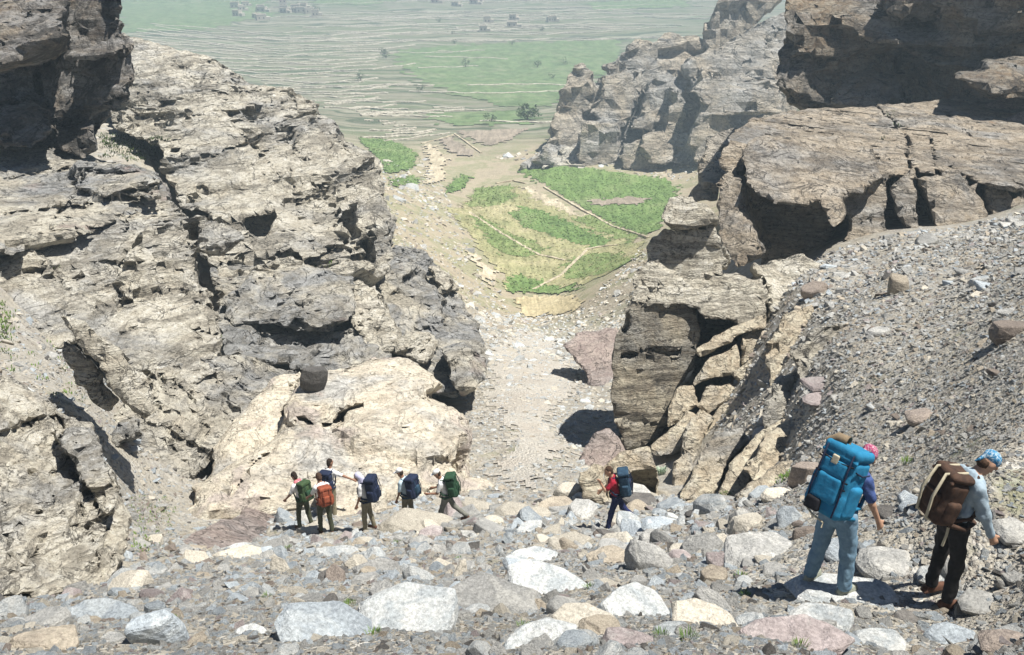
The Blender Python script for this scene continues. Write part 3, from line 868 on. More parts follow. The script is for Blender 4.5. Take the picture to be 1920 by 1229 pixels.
# --- right side: tower and its blocks
rock_mass('rock_tower', [
  ([(1236,402),(1262,372),(1300,368),(1332,385),(1342,408),(1336,420),(1290,428),(1244,416)], 38.9, 1, 0, 4, 7),
  ([(1213,462),(1240,424),(1290,436),(1338,420),(1352,452),(1374,490),(1372,502),(1330,526),(1300,545),(1250,530),(1215,505)], 38.9, 0.6, 0, 6, 12),
  ([(1184,565),(1184,522),(1215,492),(1280,520),(1330,528),(1432,516),(1436,600),(1400,612),(1330,598),(1304,572),(1200,574)], 37.9, 1.5, 0.3, 7, 7),
  ([(1418,492),(1512,480),(1562,500),(1502,562),(1472,600),(1442,622),(1432,545)], 39.6, 3, 0, 5, 8),
  ([(1290,560),(1455,560),(1455,720),(1300,780)], 43, 1, 0, 4, 6)],
 m_tower, 'tall banded rock tower with a pale rounded cap right of the gully', 'rock tower', bed=(-4, 0.25), strata=0.55, rough=0.8, seed=30, cell_amp=0.35, k_union=0.4,
 cuts=[([(1306,572),(1330,604),(1440,604),(1440,625),(1380,650),(1320,700),(1300,690)], 42, 0)],
 cracks=[([(1200,575),(1232,540)], 2, 40), ([(1240,422),(1290,432),(1340,418)], 2.5, 39.6), ([(1436,520),(1440,610)], 3, 41)])
rock_mass('rock_pillar', [
  ([(1146,665),(1170,602),(1186,560),(1250,560),(1302,570),(1312,602),(1304,690),(1292,702),(1282,732),(1252,790),(1232,826),(1172,842),(1155,800),(1143,740)], 36.6, 0.8, 0.5, 8, 12),
  ([(1158,790),(1262,770),(1262,850),(1210,880),(1165,880)], 37.4, 0, 0, 5, 10)],
 m_pillar, 'massive dark-banded rock pillar under the pale tower cap', 'rock pillar', bed=(-4, 0.25), strata=0.6, rough=0.7, seed=31, cell_amp=0.3, cells=20, k_union=0.5, warp=0.7,
 cuts=[([(1170,598),(1192,597),(1178,640),(1168,630)], 39, 0)],
 cracks=[([(1160,670),(1200,656),(1262,664),(1304,656)], 3.5, 37.6), ([(1150,722),(1230,737),(1300,716)], 1.6, 37), ([(1155,800),(1230,792),(1262,770)], 2, 37)])
blk = [
  ([(1308,655),(1340,630),(1400,600),(1434,590),(1434,616),(1392,626),(1350,646),(1314,668)], 36.8, 'long tilted ochre block under the dark tower overhang'),
  ([(1304,722),(1330,672),(1384,646),(1388,668),(1384,694),(1340,708)], 36.0, 'wedge shaped ochre block in the middle of the tower rubble'),
  ([(1390,632),(1436,612),(1438,665),(1392,690)], 36.9, 'square ochre block jammed high beside the scree edge'),
  ([(1372,700),(1430,668),(1440,700),(1420,735),(1390,728)], 35.4, 'grey brown block wedged at the scree edge of the tower rubble'),
  ([(1308,760),(1318,730),(1376,712),(1392,730),(1360,752),(1330,775)], 34.8, 'smooth tan block below the ochre wedge'),
  ([(1310,812),(1350,760),(1410,742),(1440,750),(1400,790),(1326,822)], 33.6, 'large tan block with a flat shaded underside'),
  ([(1252,770),(1274,728),(1298,724),(1308,758),(1282,786),(1252,800)], 34.6, 'rounded grey block leaning on the foot of the tower'),
  ([(1216,838),(1268,802),(1290,772),(1304,778),(1298,832),(1262,856),(1226,856)], 32.6, 'pale stepped block right of the dark mound'),
  ([(1276,856),(1286,806),(1316,764),(1332,786),(1316,828),(1304,870),(1280,872)], 31.4, 'upright knobbly grey block in the tower rubble'),
  ([(1280,930),(1312,850),(1340,815),(1392,800),(1404,826),(1360,868),(1340,945),(1285,950)], 25.8, 'tall creased tan rock at the foot of the tower rubble'),
  ([(1345,925),(1372,870),(1420,812),(1476,778),(1486,830),(1424,872),(1390,945),(1350,945)], 22.8, 'cream rock below the scree edge'),
  ([(1256,925),(1262,870),(1290,850),(1300,900),(1285,935)], 28.6, 'dark recessed rock between the tower blocks'),
  ([(1380,930),(1440,880),(1530,850),(1540,890),(1470,930),(1400,950)], 19.5, 'broad pale sloping rock left of the blue backpack')]
for i, (poly, Y, lab) in enumerate(blk):
    rock_mass('fallen_block', [(poly, Y, 1.6, 0.2, 3.2 if Y > 25 else 2.0, 9)], m_blocks, lab, 'rock', bed=(22, 0.2), strata=0.3, rough=0.7, seed=40 + i, cells=9, cell_amp=0.4, warp=0.6, group='fallen blocks below the tower')
for i, (poly, dy, mt, lab) in enumerate([
  ([(1436,640),(1480,590),(1520,566),(1528,590),(1494,660),(1470,722),(1440,765)], 0.8, m_blocks, 'pale bedrock edge between the tower overhang and the scree'),
  ([(1428,772),(1462,715),(1508,684),(1524,722),(1484,792),(1440,830)], 0.7, m_grey, 'grey bedrock step at the left edge of the scree'),
  ([(1482,664),(1520,620),(1580,610),(1590,650),(1548,700),(1500,712)], 0.5, m_grey, 'smooth blue-grey bedrock patch in the upper left of the scree'),
  ([(1396,880),(1440,815),(1500,778),(1524,806),(1476,866),(1420,912)], 0.9, m_blocks, 'cream bedrock hump at the lower left edge of the scree')]):
    cc = np.mean(np.array(poly, float), 0)
    rock_mass('bedrock', [(poly, float(on_ground(cc[0], cc[1])[0][1]) - 0.55 * dy, 1.8, 0.6, 2.6, 14)], mt, lab, 'rock', bed=(24, 0.2), strata=0.4, rough=0.8, seed=90 + i, cells=9, cell_amp=0.6)
rock_mass('boulder', [([(1134,872),(1160,850),(1214,838),(1233,884),(1236,950),(1186,965),(1140,955)], 24, 1.0, 0, 2.4, 5)],
 m_blocks, 'angular cream boulder with a shaded face behind the hiker in red', 'boulder', bed=(0, 0.1), strata=0.1, rough=0.4, seed=60, cell_amp=0.2, warp=0.4,
 cuts=[([(1180,884),(1236,880),(1226,925),(1176,935)], 25.2, -2)])
rock_mass('boulder', [([(1092,880),(1112,866),(1134,874),(1140,940),(1112,945),(1090,935)], 23.6, 1, 0, 1.5, 8)],
 m_blocks, 'small cream boulder left of the angular one behind the hiker in red', 'boulder', bed=(0, 0.1), strata=0.1, rough=0.5, seed=61, cell_amp=0.2)
rock_mass('rock_mound', [([(1076,868),(1108,818),(1148,804),(1176,838),(1180,900),(1090,910)], 33, 2, 0, 4, 16)],
 m_purple, 'dark shaded mound at the foot of the tower beside the gully', seed=62, strata=0.3, rough=0.6, cell_amp=0.3)
rock_mass('rock_bank', [([(1058,645),(1084,630),(1150,616),(1180,640),(1180,800),(1130,770),(1108,725),(1094,690)], 55, 6, 0, 4, 14)],
 m_purple, 'smooth purple-brown rock bank on the right of the gully bed', seed=63, strata=0.25, rough=0.5, cell_amp=0.3)

# --- right side: split slab, high cliff, far ridge
rock_mass('split_slab', [
  ([(1366,264),(1400,226),(1480,212),(1560,205),(1700,192),(1800,178),(1990,200),(1990,352),(1900,352),(1840,345),(1780,325),(1720,318),(1650,334),(1590,360),(1520,330),(1440,310),(1386,300)], 63, 17, 1.0, 11, 8),
  ([(1386,288),(1400,264),(1480,256),(1590,256),(1640,268),(1650,332),(1592,364),(1582,410),(1552,428),(1530,392),(1440,374),(1404,352)], 52.0, 6, 0.3, 7, 10),
  ([(1404,345),(1530,382),(1556,425),(1548,490),(1430,500),(1404,450)], 54.6, -2, -1, 6, 8),
  ([(1592,360),(1650,332),(1660,400),(1668,485),(1580,500),(1583,440)], 52.2, 2.5, 0.3, 7, 7),
  ([(1668,350),(1716,318),(1720,400),(1722,470),(1704,440),(1688,398)], 52.5, 2.5, 0.3, 7, 7),
  ([(1734,334),(1800,322),(1836,380),(1852,450),(1800,465),(1772,446),(1752,402)], 52.6, 3, 0.3, 7, 10),
  ([(1846,352),(1890,350),(1898,400),(1896,450),(1860,450)], 53.5, 3, 0.3, 7, 7),
  ([(1908,354),(1990,354),(1990,460),(1912,455)], 53.5, 3, 0.3, 7, 8),
  ([(1410,300),(1990,300),(1990,480),(1430,510)], 60, 0, 0, 6, 6),
  ([(1334,350),(1352,326),(1386,334),(1404,400),(1424,470),(1384,510),(1346,450)], 50.5, 3, -2, 7, 10),
  ([(1344,300),(1370,262),(1390,270),(1386,320),(1352,326)], 56, 4, 0, 5, 6)],
 m_slab, 'broad split rock slab with tall dark clefts above the scree slope', 'rock slab', bed=(-4, 0.8), strata=0.55, rough=0.6, seed=70, cell_amp=0.4, voxel_px=3.6, k_union=0.25,
 cracks=[([(1640,196),(1672,226),(1700,262),(1714,312)], 4, 68), ([(1500,284),(1600,276),(1690,300)], 2, 58), ([(1780,215),(1830,262)], 2, 76), ([(1745,255),(1770,330)], 3, 62), ([(1790,310),(1830,345)], 3, 58), ([(1610,415),(1654,398)], 3, 53.5)])
rock_mass('high_cliff', [
  ([(1463,92),(1480,60),(1560,48),(1640,60),(1700,95),(1830,120),(1990,120),(1990,170),(1840,190),(1700,205),(1560,214),(1530,220),(1482,196),(1464,150)], 90, 1, 1.0, 14, 10),
  ([(1468,20),(1490,-70),(1990,-70),(1990,70),(1850,90),(1700,84),(1640,74),(1560,50),(1492,78),(1478,60)], 87.5, 6, -1, 16, 10),
  ([(1480,40),(1990,-40),(1990,220),(1560,216),(1482,190)], 98, 0, 0, 10, 8),
  ([(1640,20),(1700,-70),(1990,-70),(1990,50),(1800,58),(1720,30)], 83, 0, -2, 14, 10),
  ([(1690,84),(1780,70),(1850,88),(1900,120),(1850,128),(1740,112)], 85, 6, 0, 8, 8),
  ([(1500,90),(1530,60),(1620,66),(1650,85),(1600,96),(1540,108)], 88, 3, 0, 8, 10),
  ([(1560,190),(1575,150),(1680,140),(1700,190),(1620,215)], 87, 3, 0, 8, 14),
  ([(1800,140),(1860,120),(1990,110),(1990,190),(1870,175)], 74, 6, 0, 8, 12)],
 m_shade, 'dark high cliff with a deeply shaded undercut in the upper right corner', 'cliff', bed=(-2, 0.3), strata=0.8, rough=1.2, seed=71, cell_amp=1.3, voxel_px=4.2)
for i, (poly, Y, lab) in enumerate([
  ([(1838,206),(1880,186),(1990,178),(1990,226),(1900,226),(1850,222)], 78, 'upper flat purple boulder at the right edge below the high cliff'),
  ([(1872,226),(1920,208),(1990,205),(1990,300),(1905,268),(1880,250)], 73, 'lower dark purple boulder at the right edge below the high cliff'),
  ([(1815,290),(1860,282),(1905,300),(1900,322),(1840,325)], 62, 'striped dark boulder lying on the split slab at the right')]):
    rock_mass('purple_boulder', [(poly, Y, 3, 0, 4, 14)], m_purple if i < 2 else m_slab, lab, 'boulder', seed=80 + i, strata=0.25, rough=0.5, cell_amp=0.2, warp=0.5, group='boulders on the upper right slope')
rock_mass('far_ridge', [
  ([(1034,262),(1062,200),(1132,152),(1182,96),(1232,80),(1300,74),(1342,84),(1400,64),(1500,50),(1500,380),(1400,370),(1330,350),(1280,340),(1180,330),(1090,320),(1040,300)], 262, 10, 2, 40, 8),
  ([(1056,150),(1075,123),(1092,116),(1106,125),(1116,136),(1106,152),(1060,158)], 262, 5, 0, 14, 6),
  ([(1046,176),(1052,158),(1106,155),(1113,182),(1072,206),(1046,211)], 256, 5, 0, 16, 7),
  ([(1030,252),(1046,212),(1080,197),(1110,192),(1122,290),(1062,300)], 252, 8, 0, 16, 10),
  ([(1180,98),(1190,76),(1230,82),(1268,63),(1288,76),(1332,88),(1330,114),(1250,124),(1180,114)], 288, 8, 0, 18, 5),
  ([(1138,122),(1180,100),(1250,118),(1240,140),(1170,146)], 270, 8, 0, 16, 8),
  ([(1114,205),(1140,142),(1190,132),(1202,170),(1172,232),(1130,236)], 252, 8, 0, 16, 8),
  ([(1186,244),(1216,162),(1250,142),(1292,150),(1276,196),(1240,242)], 247, 8, 0, 16, 8),
  ([(1250,238),(1254,178),(1264,166),(1276,172),(1282,205),(1276,244)], 238, 3, 0, 12, 9),
  ([(1298,270),(1304,218),(1334,205),(1366,226),(1360,300),(1306,305)], 226, 5, 0, 14, 12),
  ([(1086,292),(1095,232),(1120,226),(1152,226),(1154,300),(1102,325)], 240, 6, 0, 12, 8),
  ([(1202,262),(1242,246),(1302,250),(1302,306),(1242,312),(1206,290)], 233, 10, 0, 12, 8),
  ([(1290,180),(1330,130),(1400,150),(1480,150),(1480,215),(1380,215),(1330,205)], 231, 10, 0, 16, 8),
  ([(1285,130),(1330,95),(1400,60),(1480,20),(1500,60),(1480,140),(1390,158),(1310,160)], 252, 12, 0, 20, 8)],
 m_ridge, 'hazy knobbly grey rock ridge above the green fields on the right', 'cliff', bed=(10, 0.3), strata=0.8, rough=1.3, seed=72, cell_amp=0.7, cells=10, voxel_px=4.2)
rock_mass('pinnacle', [
  ([(1330,98),(1342,40),(1372,-70),(1446,-70),(1466,0),(1424,42),(1372,98)], 276, 2, 6, 30, 8),
  ([(1318,60),(1330,44),(1346,50),(1340,80),(1322,84)], 274, 2, 0, 10, 5)],
 m_ridge, 'steep shaded rock pinnacle at the top edge behind the far ridge', 'cliff', bed=(70, 0.3), strata=0.5, seed=73)
rock_mass('boulder', [([(1163,292),(1180,268),(1212,262),(1230,284),(1224,312),(1170,312)], 234, 6, 0, 9, 6)], m_ridge, 'big angular boulder lying at the foot of the far ridge', 'boulder', seed=74, strata=0.2, cell_amp=0.3, voxel_px=2.2)
rock_mass('boulder', [([(1006,310),(1014,296),(1030,289),(1038,302),(1038,316)], 236, 3, 0, 6, 3)], m_ridge, 'pointed boulder at the corner of the bright green field', 'boulder', seed=75, strata=0.2, cell_amp=0.3, voxel_px=1.6)
rock_mass('rock_spur', [
  ([(1308,318),(1322,268),(1366,240),(1392,234),(1388,284),(1362,332),(1332,350),(1312,340)], 104, 6, 0, 12, 8),
  ([(1296,360),(1312,336),(1345,345),(1340,372),(1300,380)], 98, 3, 0, 8, 8)],
 m_ridge, 'shaded rock spur between the split slab and the far ridge', seed=76, strata=0.6, bed=(40, 0.3))
rock_mass('rubble_slope', [
  ([(978,322),(1020,285),(1045,258),(1100,250),(1300,262),(1500,290),(1500,420),(1330,372),(1290,350),(1200,330),(1100,318)], 238, 26, 0, 14, 4)],
 m_rubble, 'pale rubble slope at the foot of the far ridge', 'rubble', bed=(5, 0.3), strata=0.2, rough=1.6, seed=77, cell_amp=1.0, cells=4)
ROCKS = flush_rocks()
# ------------------------------------------------------------------ valley: fields, tracks, terrace walls, village, trees
def field_mat(name, c0, c1, c2, row=1.2, ang=0.5):
    k = NT(name)
    p = k.pos()
    n1 = k.noise(p, 0.09, 6, 0.7, 0.4)
    n2 = k.noise(p, 1.6, 4, 0.8)
    r = k.mapping(p, rot=(0, 0, ang), scale=(row, 0.12, 0.2))
    n3 = k.noise(r, 1.0, 4, 0.65)
    c = k.ramp(n1, [(0.32, c0), (0.5, c1), (0.68, c2)])
    c = k.mix(0.5, c, k.ramp(n2, [(0.3, 0.2), (0.7, 1.0)]), 'OVERLAY')
    c = k.mix(0.35, c, k.ramp(n3, [(0.35, 0.25), (0.62, 0.9)]), 'OVERLAY')
    return k.done(c, 0.95, k.bump(n2, 0.8, 0.4), 0.05)
fm_green = field_mat('crop_green', (0.10, 0.155, 0.055), (0.135, 0.20, 0.07), (0.18, 0.225, 0.10))
fm_mixed = field_mat('crop_thin', (0.19, 0.205, 0.10), (0.28, 0.265, 0.145), (0.36, 0.32, 0.20))
fm_dry = field_mat('stubble', (0.33, 0.28, 0.17), (0.41, 0.35, 0.22), (0.45, 0.39, 0.26), 2.0, 1.4)
fm_soil = field_mat('ploughed_soil', (0.21, 0.18, 0.145), (0.26, 0.22, 0.175), (0.31, 0.265, 0.21))
fm_track = field_mat('dry_track', (0.32, 0.28, 0.2), (0.41, 0.355, 0.26), (0.48, 0.42, 0.32))
fm_far = field_mat('far_crop', (0.10, 0.145, 0.07), (0.125, 0.175, 0.08), (0.18, 0.20, 0.12), 0.25, 1.45)

def field(poly, mat, label, cell=0.55, lift=0.10, crop=0.12, name='crop_field', rag=0.8, dith=5.0, tufts=0.0):
    dense = []
    n = len(poly)
    for i in range(n):
        a, b = np.array(poly[i], float), np.array(poly[(i + 1) % n], float)
        m = max(int(np.hypot(*(b - a)) / 32), 1)
        dense += [a + (b - a) * j / m for j in range(m)]
    dense = np.array(dense)
    W = on_ground(dense[:, 0], dense[:, 1])[:, :2]
    x0, y0 = W.min(0) - cell; x1, y1 = W.max(0) + cell
    xs, ys = np.arange(x0, x1 + cell, cell), np.arange(y0, y1 + cell * 1.6, cell * 1.6)
    X, Y = np.meshgrid(xs, ys)
    Xw = X + rag * gnoise(P2(X, Y) / 5.0, 31); Yw = Y + rag * 1.5 * gnoise(P2(X, Y) / 5.0, 32)
    ins = poly_sd(Xw, Yw, W) < cell * dith * (np.random.RandomState(9).rand(*X.shape) - 0.6)
    F = grid_faces(len(ys), len(xs))
    cellin = ins[:-1, :-1] & ins[1:, :-1] & ins[:-1, 1:] & ins[1:, 1:]
    F = F[cellin.ravel()]
    used = np.unique(F)
    mp = np.full(X.size, -1); mp[used] = np.arange(len(used))
    xu, yu = X.ravel()[used], Y.ravel()[used]
    z = gz(xu, yu) + lift + crop * (0.5 + 0.8 * gnoise(P2(xu, yu) / 1.3, 5)) * np.random.RandomState(4).rand(len(xu))
    o = mesh_obj(name, np.stack([xu, yu, z], 1), mp[F], mat)
    if tufts:                           # standing crop
        rs = np.random.RandomState(len(xu))
        n = int(tufts * len(F) * cell * cell * 1.6)
        c = np.stack([xu, yu, z], 1)[mp[F[rs.randint(0, len(F), n)]][:, 0]]
        c[:, :2] += rs.uniform(0, 1, (n, 2)) * np.array([cell, cell * 1.6])
        th = rs.uniform(0, 3.14, n); hh = rs.uniform(.06, .2, n); ww = rs.uniform(.12, .3, n)
        dx = np.stack([np.cos(th) * ww, np.sin(th) * ww, np.zeros(n)], 1)
        V = np.stack([c - dx, c + dx, c + np.stack([rs.uniform(-.1, .1, n), rs.uniform(-.1, .1, n), hh], 1)], 1).reshape(-1, 3)
        cr = mesh_obj('crop', V, np.arange(3 * n).reshape(-1, 3), mat, o, smooth=False)
        cr['kind'] = 'stuff'
    return tag(o, label, kind='structure')

field([(832,392),(868,375),(900,350),(975,348),(1095,402),(1222,452),(1205,480),(1105,532),(1000,552),(940,547),(922,505),(880,452)], fm_mixed, 'thinly grown terraced field below the bright green one', 0.45, tufts=1.0)
field([(962,322),(1000,309),(1100,314),(1255,335),(1277,350),(1275,382),(1242,428),(1215,447),(1150,427),(1090,394),(1020,352)], fm_green, 'bright green field under the rocky ridge', 0.5, 0.12, 0.15, tufts=2.2)
field([(1082,377),(1190,369),(1234,374),(1190,388),(1112,388)], fm_soil, 'bare brown strip inside the bright green field', 0.5, 0.3, 0.03)
field([(972,350),(1000,352),(1100,400),(1180,430),(1200,440),(1170,446),(1080,412),(985,372)], fm_track, 'pale dry strip below the bright green field', 0.5, 0.16, 0.03)
fm_mid = field_mat('crop_mid', (0.13, 0.18, 0.065), (0.17, 0.215, 0.085), (0.235, 0.25, 0.12))
field([(866,388),(884,353),(960,346),(977,368),(952,387),(900,392)], fm_mid, 'small green plot at the top of the thin field', 0.4, 0.17, 0.1, tufts=2.2)
field([(945,400),(978,384),(1070,414),(1156,450),(1120,470),(1040,450),(975,428)], fm_green, 'green crop strip in the middle of the thin field', 0.4, 0.17, 0.1, tufts=2.2)
field([(1060,411),(1110,400),(1162,420),(1207,440),(1190,460),(1130,441)], fm_mid, 'green crop strip beside the pale dry strip', 0.4, 0.17, 0.1, tufts=2.2)
field([(870,402),(905,406),(965,438),(1035,468),(1004,486),(940,484),(905,452)], fm_mid, 'green crop strip on the gully side of the thin field', 0.4, 0.17, 0.1, tufts=2.2)
field([(935,520),(975,511),(1060,538),(1092,528),(1094,546),(1040,554),(945,552)], fm_green, 'green plot at the bottom end of the thin field', 0.4, 0.17, 0.1, tufts=2.2)
field([(1040,500),(1090,476),(1180,471),(1197,483),(1150,512),(1060,530)], fm_mid, 'faint green plot on the right of the thin field', 0.4, 0.15, 0.1, tufts=2.2)
field([(958,556),(1085,550),(1098,568),(1062,594),(968,594)], fm_dry, 'yellow stubble plot at the head of the gully', 0.35, 0.12, 0.06)
field([(664,258),(742,264),(792,290),(782,316),(722,332),(700,300)], fm_green, 'green field behind the tip of the promontory', 0.5, 0.2, 0.25, tufts=2.2)
field([(722,334),(770,328),(798,338),(772,352),(724,354)], fm_green, 'small green patch below the field behind the promontory', 0.5, 0.2, 0.2, tufts=2.2)
field([(838,342),(868,324),(892,334),(862,362),(828,368)], fm_green, 'green patch between the pale track and the thin field', 0.4, 0.2, 0.2, tufts=2.2)
field([(790,268),(818,272),(842,300),(836,340),(790,352),(796,310)], fm_track, 'pale earth track leading down from the terraces', 0.5, 0.3, 0.03, name='track')
field([(848,246),(1002,240),(962,266),(900,279),(872,262)], fm_soil, 'brown ploughed field behind the stone walls', 0.8, 0.2, 0.05)
field([(815,264),(850,254),(897,290),(882,301),(830,286)], fm_soil, 'small grey brown plot beside the pale track', 0.6, 0.3, 0.05)
field([(732,92),(900,80),(1180,74),(1182,124),(1052,200),(960,206),(830,182),(762,152),(722,112)], fm_far, 'wide green farmland in the middle of the far valley', 2.2, 0.15, 0.3, rag=7)
field([(760,210),(960,208),(1030,205),(1020,236),(850,240),(800,232)], fm_far, 'dull green farmland just beyond the ploughed field', 1.6, 0.12, 0.25, rag=6)
field([(200,-6),(505,-6),(530,30),(400,58),(200,66)], fm_far, 'green farmland at the top left beyond the promontory', 3.0, 0.15, 0.3, rag=8)
field([(560,-6),(800,-6),(700,13),(580,10)], fm_far, 'narrow green farmland beside the far village', 3.0, 0.15, 0.3, rag=6)
field([(1080,4),(1310,-4),(1310,14),(1100,24)], fm_far, 'narrow green farmland at the top right of the valley', 3.0, 0.15, 0.3, rag=6)
field([(880,462),(900,470),(935,520),(925,555),(890,520),(870,480)], fm_track, 'bare pale bank along the edge of the thin field', 0.5, 0.2, 0.05, name='field_bank')

# gully bed of pale gravel
def gravel_mat():
    k = NT('gully_gravel')
    p = k.pos()
    v = k.voro(k.mapping(p, scale=(1, 1, 0.3)), 9.0); v2 = k.voro(p, 26.0)
    s = k.n('ShaderNodeSeparateColor'); k.l(v.outputs['Color'], s.inputs[0])
    s2 = k.n('ShaderNodeSeparateColor'); k.l(v2.outputs['Color'], s2.inputs[0])
    st = [(0.0, (0.48, 0.44, 0.385)), (0.3, (0.60, 0.56, 0.495)), (0.6, (0.66, 0.625, 0.555)), (0.85, (0.73, 0.70, 0.64)), (1.0, (0.50, 0.48, 0.445))]
    c = k.mix(0.5, k.ramp(s.outputs[0], st), k.ramp(s2.outputs[0], st))
    c = k.mix(k.ramp(k.noise(p, 0.3, 5, 0.7), [(0.42, 0.0), (0.6, 0.6)]), c, (0.56, 0.50, 0.43))
    h = k.math('ADD', k.math('MULTIPLY', v.outputs['Distance'], -1.0), k.math('MULTIPLY', v2.outputs['Distance'], -0.5))
    return k.done(c, 0.95, k.bump(k.math('ADD', h, k.math('MULTIPLY', k.noise(p, 2.5, 6, 0.75), 2.5)), 0.9, 0.12), 0.1)
field([(880,915),(896,820),(908,740),(890,690),(905,645),(960,618),(1052,622),(1062,652),(1094,690),(1112,740),(1070,790),(1076,850),(1060,905),(1000,930)], gravel_mat(), 'pale gravel bed running down the gully', 0.16, 0.02, 0.05, name='gully_bed', rag=1.0, dith=14)

# terrace walls: long dry-stone walls following the contours
def wall_mat():
    k = NT('dry_stone')
    p = k.pos()
    v = k.voro(p, 1.6)
    s = k.n('ShaderNodeSeparateColor'); k.l(v.outputs['Color'], s.inputs[0])
    c = k.ramp(s.outputs[0], [(0, (0.3, 0.27, 0.22)), (0.5, (0.46, 0.42, 0.34)), (1, (0.58, 0.54, 0.45))])
    return k.done(c, 0.95, k.bump(v.outputs['Distance'], 0.8, 0.2), 0.1)
m_wall = wall_mat()
def stone_wall(pts, h, w, label, group, name='terrace_wall', seed=0, step=7, mat=None):
    d = []
    for a, b in zip(pts[:-1], pts[1:]):
        a, b = np.array(a, float), np.array(b, float)
        m = max(int(np.hypot(*(b - a)) / step), 1)
        d += [a + (b - a) * j / m for j in range(m)]
    d.append(np.array(pts[-1], float))
    d = np.array(d)
    P = on_ground(d[:, 0], d[:, 1])
    t = np.gradient(P[:, :2], axis=0)
    nn = np.stack([-t[:, 1], t[:, 0]], 1); nn /= np.linalg.norm(nn, axis=1, keepdims=True) + 1e-9
    rs = np.random.RandomState(seed)
    hh = h * (0.75 + 0.5 * rs.rand(len(P)))
    ww = w * (0.8 + 0.4 * rs.rand(len(P)))
    V = []
    for sgn, top in ((-1, 0), (-0.8, 1), (0.8, 1), (1, 0)):
        q = P.copy()
        q[:, :2] += sgn * nn * ww[:, None] / 2
        q[:, 2] += hh if top else -0.6
        V.append(q)
    V = np.stack(V, 1).reshape(-1, 3)
    n = len(P)
    i = np.arange(n - 1)[:, None] * 4
    F = np.concatenate([np.stack([i[:, 0] + a, i[:, 0] + 4 + a, i[:, 0] + 4 + (a + 1) % 4, i[:, 0] + (a + 1) % 4], 1) for a in range(4)] + [[[0, 1, 2, 3]], [[4 * n - 1, 4 * n - 2, 4 * n - 3, 4 * n - 4]]])
    base = P[n // 2]
    o = mesh_obj(name, V - base, F, mat or m_wall, smooth=False)
    o.location = base
    return tag(o, label, 'wall', group)
rw = random.Random(5)
def wav(p, a, f, ph):
    return a * math.sin(p * f + ph)
for i in range(42):
    b = 46 + i * 5.1 + rw.uniform(-1.5, 1.5)
    xa = max(255 + max(0, (b - 75)) * 3.1, 255) + rw.uniform(-10, 40); xb = 730 + rw.uniform(-60, 50) - max(0, b - 150) * 0.2
    ph = rw.uniform(0, 6)
    pts = [(x, b + 15 * (1 - ((x - 560) / 260) ** 2) + wav(x, 1.6, 0.03, ph) + wav(x, 0.8, 0.11, ph)) for x in np.linspace(xa, xb, 16)]
    stone_wall(pts, 0.4, 2.1 - b * 0.004, 'pale dry-stone terrace wall curving across the left of the far valley', 'terrace walls on the left of the valley', seed=i)
for i in range(40):
    b = rw.uniform(2, 78)
    xa = rw.uniform(480, 1100); xb = min(xa + rw.uniform(140, 420), 1345)
    ph = rw.uniform(0, 6)
    pts = [(x, b + wav(x, 2.2, 0.017, ph) + wav(x, 0.8, 0.09, ph) - (x - 900) * 0.006) for x in np.linspace(xa, xb, 14)]
    stone_wall(pts, 0.45, 1.8, 'pale dry-stone terrace wall high up in the far valley', 'terrace walls at the top of the valley', seed=40 + i)
for i in range(16):
    b = rw.uniform(88, 232)
    xa = rw.uniform(640, 900); xb = xa + rw.uniform(50, 300)
    xb = min(xb, 1165 - max(0, b - 110) * 1.1)
    if xb - xa < 40: continue
    ph = rw.uniform(0, 6)
    pts = [(x, b + wav(x, 1.8, 0.02, ph) + wav(x, 0.8, 0.1, ph)) for x in np.linspace(xa, xb, 12)]
    stone_wall(pts, 0.45, 1.5, 'pale dry-stone terrace wall beside the wide green farmland', 'terrace walls in the middle of the valley', seed=80 + i)
for i, (pts, lab) in enumerate([
  ([(852,252),(872,266),(902,288)], 'dark field wall between the brown plot and the ploughed field'),
  ([(790,270),(826,262),(850,254)], 'stone wall along the top of the small brown plot'),
  ([(1098,470),(1130,464),(1160,461)], 'thin pale wall on the right of the thin field'),
  ([(930,345),(962,340),(985,345)], 'rubble wall at the corner of the bright green field'),
  ([(1020,352),(1090,394),(1150,427),(1215,447)], 'low bank wall along the lower edge of the bright green field'),
  ([(880,400),(940,440),(1010,480),(1060,490)], 'low earth bank crossing the lower thin field'),
  ([(1000,545),(1050,520),(1100,472)], 'low bank wall between the lower plots')]):
    stone_wall(pts, 0.3, 0.6, lab, 'field walls', 'field_wall', seed=120 + i, step=4, mat=fm_track)

